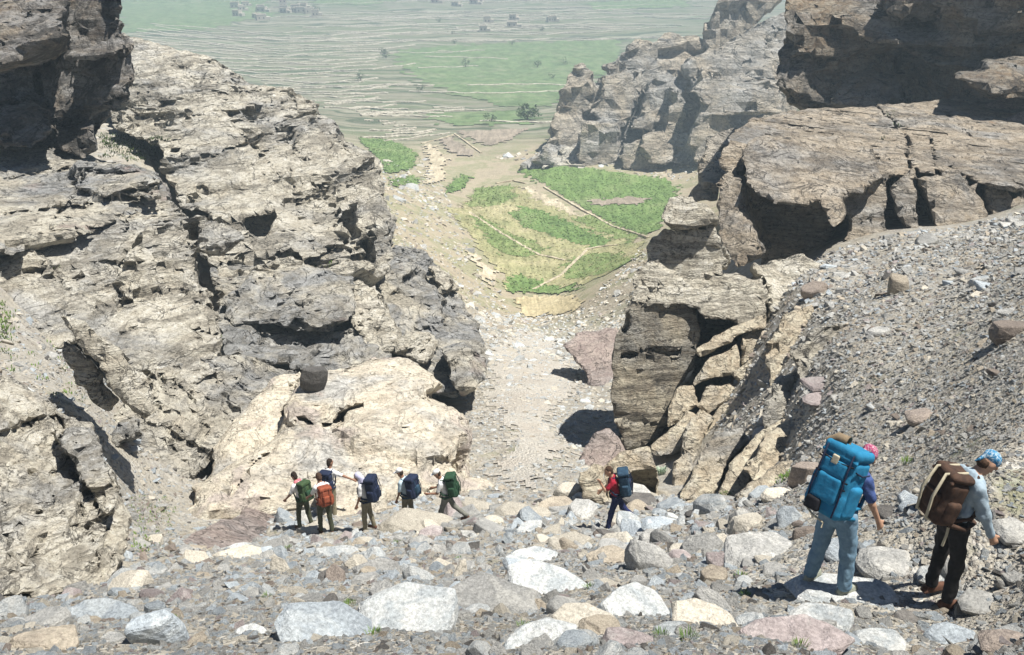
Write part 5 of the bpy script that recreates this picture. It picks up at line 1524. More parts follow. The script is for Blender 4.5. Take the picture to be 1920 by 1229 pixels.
BL = [
 ((650,1085,874,1204),'white','large white slab with a raised peak in the middle foreground',dict(deep=.9,high=.34,yaw=.3,tilt=(.1,.12))),
 ((503,1110,720,1224),'bluegrey','blue-grey flat slab lying left of the large white slab',dict(deep=.75,high=.13,yaw=-.45,tilt=(.05,.22))),
 ((798,1052,1048,1168),'grey','broad mottled grey slab in the centre of the foreground',dict(deep=.75,high=.16,yaw=-.1,tilt=(.0,.08))),
 ((940,1044,1118,1130),'white','white slab behind the broad grey slab',dict(deep=.7,high=.2,yaw=-.35,tilt=(.1,.15))),
 ((1118,1060,1264,1180),'white','pale bluish white slab right of the centre foreground',dict(deep=.95,high=.3,yaw=.2,tilt=(.2,.0))),
 ((1028,1124,1152,1188),'cream','low pale stone between the white slabs',dict(deep=.8,high=.2,yaw=.1)),
 ((928,1178,1088,1240),'white','white slab cut by the bottom edge in the middle',dict(deep=.7,high=.2,yaw=.15,tilt=(.05,-.1))),
 ((1128,1168,1234,1240),'purple','purple-grey slab at the bottom edge right of the middle',dict(deep=.7,high=.25,yaw=-.4)),
 ((1252,1104,1388,1192),'cream','flat tan-white slab left of the man with the blue backpack',dict(deep=.8,high=.2,yaw=-.3,tilt=(.08,.1))),
 ((1162,982,1276,1088),'grey','long grey-brown boulder sloping down right of the hiker in red',dict(deep=.6,high=.5,yaw=-.5,tilt=(.1,.55),soft=14)),
 ((1250,1016,1300,1056),'purple','small rounded reddish boulder between the two grey boulders',dict(deep=.8,soft=10)),
 ((1274,972,1368,1052),'grey','dark pitted grey boulder above the reddish one',dict(deep=.8,soft=16)),
 ((1346,962,1494,1074),'grey','big blocky grey boulder left of the blue jeans',dict(deep=.8,yaw=.3)),
 ((1102,1003,1194,1068),'tan','yellowish lumpy boulder below the hiker in red',dict(deep=.8,soft=12)),
 ((1308,1044,1368,1102),'tan','brown angular boulder below the pitted grey boulder',dict(deep=.8,yaw=.6)),
 ((868,1120,922,1158),'white','small white stone beside the large white slab',dict(deep=.8)),
 ((944,1018,1044,1062),'white','low whitish slab above the broad grey slab',dict(deep=.7,high=.2,yaw=.2)),
 ((1604,996,1726,1090),'grey','rounded grey granite boulder right of the blue jeans',dict(deep=.8,soft=14,yaw=.2)),
 ((1478,1068,1700,1134),'white','long white slab under the feet of the man with the blue backpack',dict(deep=.6,high=.11,tilt=(-.1,.03))),
 ((1392,1172,1594,1250),'purple','mottled brown boulder cut by the bottom edge on the right',dict(deep=.6,high=.26)),
 ((1472,1120,1604,1184),'white','white slab just below the blue backpack man',dict(deep=.7,high=.25,yaw=-.2)),
 ((1590,1178,1702,1240),'white','bluish white stone at the bottom edge below the two walkers',dict(deep=.8,soft=14)),
 ((1676,1130,1724,1172),'dark','round dark stone at the feet of the man with the brown pack',dict(deep=.9,soft=8)),
 ((1858,962,1950,1018),'grey','grey boulder with a shaded side at the right edge',dict(deep=.8,soft=16)),
 ((250,1148,354,1240),'bluegrey','upright blue-grey boulder at the bottom left',dict(deep=.6,high=.95,tilt=(.1,-.3),yaw=.5)),
 ((96,1130,252,1170),'bluegrey','flat greenish grey slab on the lower left slope',dict(deep=.6,high=.12)),
 ((1698,748,1768,796),'brown','brown boulder in the middle of the scree slope',dict(deep=.8,soft=14)),
 ((1852,578,1950,642),'brown','striped dark boulder at the right edge of the scree',dict(deep=.7,yaw=.3)),
 ((1664,508,1704,560),'tan','pair-like upright stone high on the scree',dict(deep=.7,high=1.0)),
 ((1624,602,1674,636),'grey','flat pale-topped stone in the upper scree',dict(deep=.8,yaw=.4)),
 ((1502,522,1552,562),'brown','leaning brown slab at the upper left edge of the scree',dict(deep=.5,tilt=(.3,-.5))),
 ((563,690,614,727),'dark','dark square stone perched on top of the tan boulder',dict(deep=.9,high=.7,yaw=.5,tilt=(.1,.2),Y=hit(588, 716)[0][1] - 0.45,push=0)),
 ((1504,688,1584,732),'purple','flat purplish slab in the scree left of the middle',dict(deep=.8,high=.15)),
 ((1506,728,1570,758),'purple','reddish slab below the flat purplish one in the scree',dict(deep=.8,high=.15)),
 ((1480,846,1540,920),'brown','dark brown boulder half hidden by the blue backpack',dict(deep=.7,yaw=.2)),
 ((1424,900,1494,942),'cream','blocky cream stone left of the blue backpack',dict(deep=.8)),
 ((698,958,860,1006),'cream','pale hump of rock in front of the hiker with the white cap',dict(deep=.6,high=.28,soft=14)),
 ((784,984,832,1010),'purple','small purple-brown block below the pale hump',dict(deep=.8)),
 ((1202,958,1284,998),'bluegrey','bluish boulder right behind the hiker in red',dict(deep=.8,soft=14)),
 ((1740,880,1850,912),'cream','long low pale boulder behind the blue bandana',dict(deep=.5,soft=12)),
 ((380,1020,500,1056),'cream','flat cream slab on the slope left of the hikers',dict(deep=.6,high=.15,yaw=.2)),
 ((660,1050,760,1082),'grey','dark-edged grey slab above the large white slab',dict(deep=.6,high=.18)),
 ((590,1018,680,1050),'white','whitish stone below the hiker with the orange pack',dict(deep=.7,high=.2)),
 ((1020,1000,1110,1035),'cream','cream stone on the path left of the hiker in red',dict(deep=.7)),
 ((925,935,1010,975),'cream','cream boulder at the top of the gully',dict(deep=.7,soft=14)),
 ((1010,925,1085,965),'tan','tan boulder at the top of the gully left of the hiker in red',dict(deep=.7)),
 ((1040,890,1100,945),'cream','pale leaning boulder beside the gully mouth',dict(deep=.7,yaw=.3)),
 ((860,925,930,965),'cream','rounded cream boulder below the pale rounded slab',dict(deep=.7,soft=12)),
 ((1720,1040,1800,1100),'white','pale slab just behind the legs of the man with the brown pack',dict(deep=.7,high=.2)),
 ((1800,1090,1900,1150),'grey','flat grey slab right of the brown shoes',dict(deep=.7,high=.2)),
 ((1230,1150,1300,1200),'white','white angular stone below the tan-white slab',dict(deep=.8)),
 ((1740,1150,1830,1215),'bluegrey','blue-grey stone below the brown shoes',dict(deep=.8)),
 ((1840,1160,1950,1240),'brown','dark brown boulder in the bottom right corner',dict(deep=.8,soft=12)),
 ((440,1160,500,1200),'white','white stone left of the blue-grey flat slab',dict(deep=.8)),
 ((20,1180,150,1240),'tan','low tan boulder in the bottom left corner',dict(deep=.7,high=.3,soft=14)),
]
for i, (box, mk, lab, kw) in enumerate(BL):
    boulder(box, mk, lab, 500 + i, **kw)

# labels that tell the loose stones and weeds apart by the nearest boulder
CENTRES = [((b[0][0] + b[0][2]) / 2, (b[0][1] + b[0][3]) / 2, b[2]) for b in BL]
def beside(px, py, exclude=''):
    best = sorted(CENTRES, key=lambda c: (c[0] - px) ** 2 + (2.2 * (c[1] - py)) ** 2)
    for cx, cy, lab in best[:4]:
        dx, dy = px - cx, py - cy
        if abs(dx) > 1.8 * abs(dy):
            side = 'right of' if dx > 0 else 'left of'
        else:
            side = 'below' if dy > 0 else 'above'
        if len(lab.split()) <= 11:
            return side + ' the ' + lab
    return None
for o, mk, px, py in STONES:
    bs = beside(px, py)
    if bs:
        o['label'] = LBL[mk] + ' stone ' + bs
        o['group'] = LBL[mk] + ' stones ' + bs
for o in WEEDS:
    px, py = o['at_px']
    del o['at_px']
    bs = beside(px, py) or 'among the foreground stones'
    tag(o, 'green weed ' + bs, 'plant', 'weeds ' + bs)
# ------------------------------------------------------------------ hikers and their packs
def cloth_mat(name, c, c2=None, scale=14.0, pattern=None):
    k = NT(name)
    tc = k.n('ShaderNodeTexCoord').outputs['Object']
    n = k.noise(tc, scale, 4, 0.6, 0.5)
    col = k.mix(k.ramp(n, [(0.35, 0.0), (0.65, 1.0)]), c, c2 or tuple(0.72 * q for q in c))
    if pattern:
        v = k.noise(tc, 34.0, 2, 0.5, 1.5)
        col = k.mix(k.ramp(v, [(0.5, 0.0), (0.56, 0.8)]), col, pattern)
    return k.done(col, 0.85, k.bump(k.noise(tc, 60.0, 3, 0.6), 0.3, 0.01), 0.15)
CM = {n: cloth_mat('cloth_' + n, *a) for n, a in {
 'blue_pack': ((0.025, 0.20, 0.36), (0.02, 0.15, 0.28)), 'brown_pack': ((0.085, 0.05, 0.035), (0.05, 0.032, 0.025)), 'navy_pack': ((0.022, 0.032, 0.07), (0.015, 0.02, 0.04)),
 'steel_pack': ((0.035, 0.075, 0.12), (0.02, 0.04, 0.07)), 'green_pack': ((0.03, 0.075, 0.04), (0.02, 0.05, 0.03)), 'olive_pack': ((0.06, 0.10, 0.045), (0.035, 0.06, 0.03)), 'orange_pack': ((0.30, 0.085, 0.045), (0.2, 0.055, 0.03)),
 'black': ((0.012, 0.012, 0.015), (0.02, 0.02, 0.025)), 'strap_pale': ((0.5, 0.45, 0.33), (0.4, 0.36, 0.27)), 'white': ((0.75, 0.75, 0.74), (0.62, 0.63, 0.65)), 'jeans': ((0.17, 0.27, 0.36), (0.12, 0.2, 0.28)),
 'denim_shirt': ((0.33, 0.41, 0.47), (0.25, 0.32, 0.38)), 'blue_tee': ((0.07, 0.11, 0.28), (0.05, 0.08, 0.2)), 'red': ((0.36, 0.02, 0.04), (0.24, 0.015, 0.03)), 'navy_jeans': ((0.025, 0.035, 0.11), (0.015, 0.02, 0.07)),
 'khaki': ((0.24, 0.215, 0.15), (0.17, 0.15, 0.105)), 'olive': ((0.075, 0.08, 0.05), (0.05, 0.055, 0.035)), 'dark_trousers': ((0.03, 0.028, 0.03), (0.02, 0.02, 0.02)), 'grey_trousers': ((0.2, 0.2, 0.175), (0.15, 0.15, 0.13)),
 'lavender': ((0.55, 0.55, 0.72), (0.45, 0.45, 0.62)), 'pale_blue': ((0.5, 0.62, 0.68), (0.4, 0.52, 0.6)), 'hair': ((0.022, 0.015, 0.012), (0.04, 0.028, 0.02)), 'hair_brown': ((0.075, 0.045, 0.03), (0.05, 0.03, 0.02)),
 'shoe_brown': ((0.13, 0.065, 0.045), (0.09, 0.05, 0.035)), 'shoe_pale': ((0.32, 0.34, 0.28), (0.25, 0.26, 0.21)), 'mat_roll': ((0.26, 0.2, 0.13), (0.2, 0.15, 0.1)), 'lips': ((0.25, 0.1, 0.08), (0.22, 0.09, 0.07))}.items()}
CM['bandana_blue'] = cloth_mat('cloth_bandana_blue', (0.04, 0.2, 0.36), (0.03, 0.15, 0.3), 14, (0.45, 0.55, 0.62))
CM['bandana_pink'] = cloth_mat('cloth_bandana_pink', (0.36, 0.06, 0.15), (0.28, 0.04, 0.11), 14, (0.5, 0.36, 0.38))
CM['scarf_red'] = cloth_mat('cloth_scarf_red', (0.5, 0.04, 0.1), (0.4, 0.03, 0.08), 14, (0.6, 0.45, 0.42))
m_skin = NT('skin'); m_skin = m_skin.done((0.42, 0.25, 0.17), 0.6, None, 0.3)
m_skin2 = NT('skin_tan'); m_skin2 = m_skin2.done((0.26, 0.14, 0.09), 0.6, None, 0.3)
m_eye = NT('eye_dark'); m_eye = m_eye.done((0.02, 0.015, 0.012), 0.3)

def sdf_mesh(prims, vox, k=0.02, fold=0.0, fs=0.07, seed=0):
    """prims: ('c', a, b, ra, rb) tapered capsule | ('e', centre, radii, R) ellipsoid | ('b', centre, half, round, R) box; one smooth skin"""
    lo = np.full(3, 1e9); hi = -lo
    for p in prims:
        if p[0] == 'c':
            pts = np.array([p[1], p[2]]); r = max(p[3], p[4])
        else:
            pts = np.array([p[1]]); r = float(np.linalg.norm(p[2]))
        lo = np.minimum(lo, pts.min(0) - r); hi = np.maximum(hi, pts.max(0) + r)
    lo -= k + 3 * vox + fold; hi += k + 3 * vox + fold
    n = np.ceil((hi - lo) / vox).astype(int) + 1
    ax = [(lo[i] + vox * np.arange(n[i])).astype(np.float32) for i in range(3)]
    D = np.full(tuple(n), np.float32(0.3))
    for p in prims:
        if p[0] == 'c':
            pts = np.array([p[1], p[2]]); r = max(p[3], p[4])
        else:
            pts = np.array([p[1]]); r = float(np.linalg.norm(p[2]))
        m = r + 2.5 * k + 4 * vox
        i0 = np.maximum(((pts.min(0) - m - lo) / vox).astype(int), 0); i1 = np.minimum(((pts.max(0) + m - lo) / vox).astype(int) + 2, n)
        sl = tuple(slice(a, b) for a, b in zip(i0, i1))
        X = np.stack(np.meshgrid(*[ax[i][sl[i]] for i in range(3)], indexing='ij'), -1)
        if p[0] == 'c':
            a, b = np.array(p[1], np.float32), np.array(p[2], np.float32)
            ab = b - a
            t = np.clip(((X - a) @ ab) / (ab @ ab + 1e-9), 0, 1)
            d = np.linalg.norm(X - a - t[..., None] * ab, axis=-1) - (p[3] + (p[4] - p[3]) * t)
        elif p[0] == 'e':
            R = np.array(p[3]) if len(p) > 3 and p[3] is not None else np.eye(3)
            q = ((X - np.array(p[1], np.float32)) @ R) / np.array(p[2], np.float32)
            l = np.linalg.norm(q, axis=-1)
            d = (l - 1) * min(p[2])
        else:
            R = np.array(p[4]) if len(p) > 4 and p[4] is not None else np.eye(3)
            q = np.abs((X - np.array(p[1], np.float32)) @ R) - (np.array(p[2], np.float32) - p[3])
            d = np.linalg.norm(np.maximum(q, 0), axis=-1) + np.minimum(q.max(-1), 0) - p[3]
        Ds = D[sl]
        h = np.clip(0.5 + 0.5 * (Ds - d) / k, 0, 1)
        D[sl] = (Ds + (d - Ds) * h - k * h * (1 - h)).astype(np.float32)
    if fold:
        b = np.argwhere(np.abs(D) < fold * 2.5)
        Pn = np.stack([ax[i][b[:, i]] for i in range(3)], 1)
        D[b[:, 0], b[:, 1], b[:, 2]] += (fold * fbm(Pn / fs * np.array([1, 1, .6]), 2, seed + 40, ridged=True)).astype(np.float32)
    V, Fq = surface_nets(D)
    return lo + V * vox, Fq

SDF_JOBS = []
def sdf_obj(name, prims, vox, k, fold, fs, seed, mat, parent):
    o = mesh_obj(name, None, None, mat, parent)
    SDF_JOBS.append((o, _POOL.submit(sdf_mesh, prims, vox, k, fold, fs, seed)))
    return o
def flush_sdf():
    for o, f in SDF_JOBS:
        fill_mesh(o.data, *f.result())

def v3(*a): return np.array(a, float)
def hand_prims(wrist, d, side, palm_n, s=1.0, curl=0.5):
    """palm and five separate, unequal, bent fingers; d = pointing direction, palm_n = palm normal, side = thumb side"""
    d = d / np.linalg.norm(d); palm_n = palm_n - d * (palm_n @ d); palm_n /= np.linalg.norm(palm_n)
    w = np.cross(d, palm_n) * side
    pr = [('c', wrist, wrist + d * .075 * s, .026 * s, .03 * s), ('c', wrist + d * .03 * s + w * .018 * s, wrist + d * .075 * s + w * .024 * s, .016 * s, .015 * s), ('c', wrist + d * .03 * s - w * .018 * s, wrist + d * .075 * s - w * .024 * s, .016 * s, .015 * s)]
    for i, (o, l) in enumerate(((.030, .066), (.010, .075), (-.011, .070), (-.031, .055))):
        k0 = wrist + (d * .083 + w * o) * s
        d1 = d * math.cos(curl) + palm_n * math.sin(curl)
        d2 = d * math.cos(curl * 2.1) + palm_n * math.sin(curl * 2.1)
        k1 = k0 + d1 * l * .55 * s; k2 = k1 + d2 * l * .5 * s
        pr += [('c', k0, k1, .0095 * s, .009 * s), ('c', k1, k2, .009 * s, .0075 * s)]
    t0 = wrist + (d * .02 + w * .03) * s; t1 = t0 + (d * .035 + w * .028 + palm_n * .012) * s; t2 = t1 + (d * .032 + w * .006 + palm_n * .014) * s
    pr += [('c', t0, t1, .014 * s, .011 * s), ('c', t1, t2, .011 * s, .009 * s)]
    return pr

def person(label, loc, yaw, vox, pose, shirt, trousers, shoes, head, skin=None, height=1.75, sleeves='short', group='hikers', lw=1.0):
    skin = skin or m_skin
    e = empty('person', loc, yaw)
    e.scale = (height / 1.75,) * 3
    lean, hp = math.radians(pose.get('lean', 8)), math.radians(pose.get('head', 25))
    hipz = 0.93
    J = {}
    for sd, s in (('L', -1), ('R', 1)):
        a, b, o = [math.radians(q) for q in pose.get('leg' + sd, (0, 5, 3))]
        hip = v3(s * .095, 0, hipz)
        kn = hip + .44 * v3(s * math.sin(o), math.sin(a), -math.cos(a))
        an = kn + .42 * v3(s * math.sin(o) * .6, math.sin(a - b), -math.cos(a - b))
        J['leg' + sd] = [hip, kn, an, a - b]
    low = min(J['legL'][2][2], J['legR'][2][2])
    dz = 0.085 - low
    for sd in 'LR':
        J['leg' + sd][:3] = [q + v3(0, 0, dz) for q in J['leg' + sd][:3]]
    pel = v3(0, 0, hipz + dz)
    up = v3(0, math.sin(lean), math.cos(lean)); fw = v3(0, math.cos(lean), -math.sin(lean))
    neck = pel + up * .53
    hu = v3(0, math.sin(lean + hp), math.cos(lean + hp)); hf = v3(0, math.cos(lean + hp), -math.sin(lean + hp))
    hturn = math.radians(pose.get('turn', 0))
    hf = v3(hf[0] * math.cos(hturn) + math.sin(hturn), hf[1] * math.cos(hturn), hf[2] * math.cos(hturn)); hf -= hu * (hf @ hu); hf /= np.linalg.norm(hf)
    hx = np.cross(hf, hu)
    HR = np.stack([hx, hf, hu], 1)
    hc = neck + .5 * (up + hu) * .085 + hu * .115 + hf * .02
    P = [('c', neck - up * .05, hc - hu * .05, .06, .055), ('e', hc + hu * .02, (.077, .096, .108), HR), ('e', hc + hf * .035 - hu * .055, (.055, .06, .062), HR),
         ('c', hc + hf * .09 + hu * .01, hc + hf * .112 - hu * .028, .010, .015), ('e', hc + hx * .076 - hf * .005, (.014, .025, .034), HR), ('e', hc - hx * .076 - hf * .005, (.014, .025, .034), HR),
         ('c', hc + hf * .088 + hu * .028 + hx * .045, hc + hf * .095 + hu * .028 - hx * .045, .012, .012), ('c', hc + hf * .082 - hu * .066 + hx * .02, hc + hf * .082 - hu * .066 - hx * .02, .010, .010), ('c', hc + hf * .06 - hu * .1, hc + hf * .075 - hu * .1, .024, .022)]
    T = [('e', pel + up * .40, (.165, .105, .19), np.stack([v3(1, 0, 0), fw, up], 1)), ('e', pel + up * .16, (.145, .105, .18), np.stack([v3(1, 0, 0), fw, up], 1)), ('c', neck - up * .045 + v3(.12, 0, 0), neck - up * .045 - v3(.12, 0, 0), .06, .06)]
    sleeve = []
    for sd, s in (('L', -1), ('R', 1)):
        f, o, eb, inw = [math.radians(q) for q in pose.get('arm' + sd, (5, 8, 12, 0))]
        sh = neck - up * .06 + v3(s * .175, 0, 0)
        ud = v3(s * math.sin(o), math.sin(f) * math.cos(o), -math.cos(f) * math.cos(o))
        el = sh + ud * .28
        fd = v3(s * math.sin(o - inw), math.sin(f + eb) * math.cos(o - inw), -math.cos(f + eb) * math.cos(o - inw))
        wr = el + fd * .25
        P += [('c', sh, el, .048, .038), ('c', el, wr, .038, .026)]
        pn = v3(-s, 0.25, 0.1)
        P += hand_prims(wr, fd, 1, np.cross(fd, v3(0, 1, 0)) * -s + v3(-s * .6, .3, 0), 1.0, 0.45)
        sleeve += [('c', sh - v3(s * .02, 0, 0), el if sleeves == 'long' else sh + ud * .2, .078, .068)]
        if sleeves == 'long':
            sleeve += [('c', el, wr - fd * .015, .066, .05)]
        J['arm' + sd] = (sh, el, wr)
    TR = [('c', pel + v3(-.06, 0, -.02), pel + v3(.06, 0, -.02), .125, .125), ('c', pel, pel + up * .08, .135, .13)]
    for sd, s in (('L', -1), ('R', 1)):
        hip, kn, an, sa = J['leg' + sd]
        P += [('c', hip, kn, .075, .052), ('c', kn, an, .05, .036)]
        TR += [('c', hip, kn, .105 * lw, .078 * lw), ('c', kn, an + v3(0, 0, .02), .078 * lw, .072 * lw)]
    P += T[:2]
    sdf_obj('body', P, vox, 0.016, 0.0, 0.07, 0, skin, e)
    shp = [(t[0], t[1], tuple(q + .022 for q in t[2]), t[3]) if t[0] == 'e' else (t[0], t[1], t[2], t[3] + .016, t[4] + .016) for t in T] + sleeve
    sdf_obj('shirt', shp, vox, 0.035, 0.011, 0.11, 3, shirt, e)
    sdf_obj('trousers', TR, vox, 0.03, 0.013, 0.12, 5, trousers, e)
    for sd, s in (('L', -1), ('R', 1)):
        hip, kn, an, sa = J['leg' + sd]
        lift = max(an[2] - .085, 0)
        tp = -min(lift * 2.2, 1.0)
        fd = v3(s * .12, math.cos(tp), math.sin(tp)); fd /= np.linalg.norm(fd)
        heel = an + v3(0, 0, -.045) - fd * .045
        sdf_obj('shoe', [('c', heel, heel + fd * .20, .042, .036), ('c', an + v3(0, 0, .03), heel + fd * .06, .05, .046), ('b', heel + fd * .09 - v3(0, 0, .03), (.045, .135, .013), .01, np.stack([np.cross(fd, v3(0, 0, 1)), fd, np.cross(np.cross(fd, v3(0, 0, 1)), fd)], 1))], vox, .02, 0.0, 0.07, 0, shoes, e)
    for sgn in (-1, 1):
        if vox < .013:
            sdf_obj('eye', [('e', hc + hf * .093 + hu * .012 + hx * .033 * sgn, (.013, .008, .007), HR)], .003, .002, 0.0, 0.07, 0, m_eye, e)
    kind, hm = head
    if kind == 'hair':
        sdf_obj('hair', [('e', hc + hu * .045 - hf * .022, (.088, .098, .10), HR), ('e', hc - hf * .05 - hu * .03, (.075, .06, .075), HR)], vox, .02, .010, .04, 7, CM[hm], e)
    elif kind == 'bandana':
        sdf_obj('hair', [('e', hc - hf * .04 - hu * .03, (.078, .065, .075), HR)], vox, .02, .008, .03, 7, CM['hair_brown'], e)
        sdf_obj('bandana', [('e', hc + hu * .055 - hf * .012, (.09, .108, .085), HR), ('c', hc - hf * .095 + hu * .0, hc - hf * .12 - hu * .09, .026, .012)], vox, .02, .006, .05, 8, CM[hm], e)
    elif kind == 'scarf':
        sdf_obj('headscarf', [('e', hc + hu * .03 - hf * .03, (.098, .105, .118), HR), ('c', hc - hf * .06 - hu * .05, neck - fw * .07 - up * .05, .085, .10), ('c', hc - hu * .09 + hx * .05, neck + v3(.06, .04, -.02), .04, .05), ('c', hc - hu * .09 - hx * .05, neck + v3(-.06, .04, -.02), .04, .05)], vox, .03, .008, .06, 9, CM[hm], e)
    elif kind == 'cap':
        sdf_obj('hair', [('e', hc - hf * .035 - hu * .0, (.082, .07, .085), HR)], vox, .02, .006, .03, 7, CM['hair'], e)
        cp = sdf_obj('cap', [('e', hc + hu * .075 - hf * .008, (.095, .108, .075), HR)], vox, .02, .004, .05, 8, CM[hm], e)
        sdf_obj('brim', [('b', hc + hu * .05 + hf * .13, (.075, .065, .010), .009, HR)], vox * .8, .008, 0.0, 0.07, 0, CM[hm], cp)
    J.update(neck=neck, up=up, fw=fw, pel=pel, hc=hc, R=np.stack([v3(1, 0, 0), fw, up], 1))
    tag(e, label, 'person', group)
    return e, J

def backpack(label, pe, J, vox, w, h, d, mat, dark, style=0, tilt=0.0):
    """rucksack worn by the person pe: an own thing placed at the same frame"""
    e = empty('backpack', pe.location, pe.rotation_euler[2])
    e.scale = pe.scale
    a = math.radians(tilt)
    R = J['R'] @ np.array([[1, 0, 0], [0, math.cos(a), -math.sin(a)], [0, math.sin(a), math.cos(a)]])
    base = J['pel'] + J['up'] * .02 - J['fw'] * .115
    def L(x, y, z): return base + R @ v3(x, -y, z)
    sdf_obj('main_bag', [('b', L(0, d / 2, h * .45), (w / 2, d / 2, h * .45), .07, R), ('b', L(0, d * .52, h * .2), (w * .48, d * .52, h * .2), .07, R)], vox, 0.04, .006, .16, 11, mat, e)
    ld = sdf_obj('lid', [('b', L(0, d * .5, h * .95), (w * .5, d * .56, h * .085), .055, R), ('c', L(-w * .45, d * .98, h * .86), L(w * .45, d * .98, h * .86), .022, .022)], vox, .03, .005, .14, 12, mat, e)
    sdf_obj('pocket', [('b', L(0, d * 1.0, h * .38), (w * .34, d * .16, h * .2), .04, R)], vox, .02, .005, .12, 13, dark, e)
    for s in (-1, 1):
        sdf_obj('side_pocket', [('b', L(s * w * .48, d * .5, h * .3), (w * .12, d * .34, h * .24), .045, R)], vox, .02, .005, .12, 14, mat, e)
        n = J['neck']
        V, Fc = tube([L(s * .09, 0, h * .80), n - J['up'] * .0 + v3(s * .10, 0, .035) + J['fw'] * 0.0, n + J['fw'] * .115 - J['up'] * .10 + v3(s * .12, 0, 0), n + J['fw'] * .12 - J['up'] * .24 + v3(s * .14, 0, 0), n + J['fw'] * .02 - J['up'] * .38 + v3(s * .18, 0, 0), L(s * .14, 0, h * .12)], [.022] * 6, 6)
        mesh_obj('shoulder_strap', V, Fc, dark, e)
    V, Fc = tube([L(w * .45, d * .3, h * .06), J['pel'] + v3(.19, 0, .03), J['pel'] + v3(.1, .15, .03), J['pel'] + v3(-.1, .15, .03), J['pel'] + v3(-.19, 0, .03), L(-w * .45, d * .3, h * .06)], [.024] * 6, 6)
    mesh_obj('hip_belt', V, Fc, dark, e)
    if style == 1:      # tall expedition pack: rolled mat on the lid, patch, black pouch, pale buckle strap
        V, Fc = tube([L(-w * .5, d * .75, h * .95), L(-w * .28, d * .75, h * 1.06), L(-w * .02, d * .7, h * 1.07)], [.05, .06, .055], 10)
        mesh_obj('rolled_mat', V, Fc, CM['mat_roll'], e)
        sdf_obj('patch', [('b', L(-w * .05, d * 1.08, h * .80), (.04, .012, .05), .006, R)], vox, .004, 0.0, 0.07, 0, CM['strap_pale'], e)
        sdf_obj('pouch', [('b', L(-w * .18, d * 1.05, h * .10), (.09, .05, .075), .03, R)], vox, .02, .005, .05, 15, CM['black'], e)
        V, Fc = tube([L(-w * .5, d * .9, h * .02), L(-w * .1, d * 1.05, -h * .05), L(w * .22, d * .98, -h * .085), L(w * .22, d * .98, -h * .16)], [.011] * 4, 6)
        mesh_obj('buckle_strap', V, Fc, CM['strap_pale'], e)
        for x in (-.36, .36):
            V, Fc = tube([L(w * x, d * .1, h * 1.03), L(w * x, d * 1.06, h * .95), L(w * x, d * 1.1, h * .7), L(w * x * 1.1, d * 1.08, h * .3), L(w * x, d * 1.0, h * .03)], [.010] * 5, 6)
            mesh_obj('webbing', V, Fc, CM['navy_pack'], e)
            V, Fc = tube([L(x * w * 1.42, d * .95, h * .75), L(x * w * 1.46, d * .5, h * .70), L(x * w * 1.42, d * .05, h * .72)], [.009] * 3, 6)
            mesh_obj('compression_strap', V, Fc, CM['navy_pack'], e)
        for z in (.56, .46, .8):
            V, Fc = tube([L(-w * .44, d * 1.04, h * z), L(0, d * 1.06, h * (z - .03)), L(w * .44, d * 1.03, h * z)], [.009] * 3, 6)
            mesh_obj('zip', V, Fc, CM['black'], e)
        sdf_obj('upper_pocket', [('b', L(0, d * .98, h * .68), (w * .36, d * .14, h * .13), .045, R)], vox, .02, .005, .12, 17, mat, e)
    if style == 2:      # brown pack with pale webbing
        for x in (-.22, .2):
            V, Fc = tube([L(w * x, d * .2, h * 1.04), L(w * x, d * 1.12, h * .96), L(w * x * 1.2, d * 1.3, h * .5), L(w * x * 1.1, d * 1.12, h * .05), L(w * x, d * .4, -h * .03)], [.016] * 5, 6)
            mesh_obj('webbing', V, Fc, CM['strap_pale'], e)
        V, Fc = tube([L(w * .4, d * .2, h * .05), L(w * .45, d * .15, -h * .16), L(w * .44, d * .1, -h * .38)], [.014] * 3, 6)
        mesh_obj('loose_strap', V, Fc, CM['strap_pale'], e)
    if style == 3:
        for x in (-.25, .25):
            V, Fc = tube([L(w * x, d * 1.08, h * .92), L(w * x, d * 1.28, h * .5), L(w * x, d * 1.08, h * .06)], [.011] * 3, 6)
            mesh_obj('webbing', V, Fc, dark, e)
    tag(e, label, 'backpack', 'backpacks')
    return e

def stand(px, py, Y=None):
    if Y is None:
        return on_ground(px, py)[0]
    P = at(px, py, Y)
    return P
R_ = math.radians
# near pair
a, J = person('man in pale jeans and blue T-shirt bent under the large blue backpack', on_ground(1550, 1112)[0] + v3(0, 0, .10), R_(-56), .012, dict(lean=17, head=48, turn=10, legL=(-4, 4, 7), legR=(6, 8, 7), armL=(8, 8, 15, 0), armR=(10, 14, 14, 4)), CM['blue_tee'], CM['jeans'], CM['shoe_pale'], ('bandana', 'bandana_pink'), height=1.66, lw=1.22)
backpack('very large bright blue expedition backpack on the man in jeans', a, J, .012, .45, .75, .29, CM['blue_pack'], CM['blue_pack'], 1, tilt=-4)
a, J = person('man in a grey-blue shirt and black trousers with a blue bandana, looking down', on_ground(1756, 1128)[0] + v3(0, 0, .04), R_(-82), .012, dict(lean=9, head=42, legL=(2, 6, 3), legR=(6, 10, 3), armL=(12, 8, 12, 0), armR=(16, 6, 10, 0)), CM['denim_shirt'], CM['dark_trousers'], CM['shoe_brown'], ('bandana', 'bandana_blue'), sleeves='long', height=1.76)
backpack('brown backpack with pale webbing straps on the man in black trousers', a, J, .012, .37, .54, .24, CM['brown_pack'], CM['brown_pack'], 2, tilt=-6)
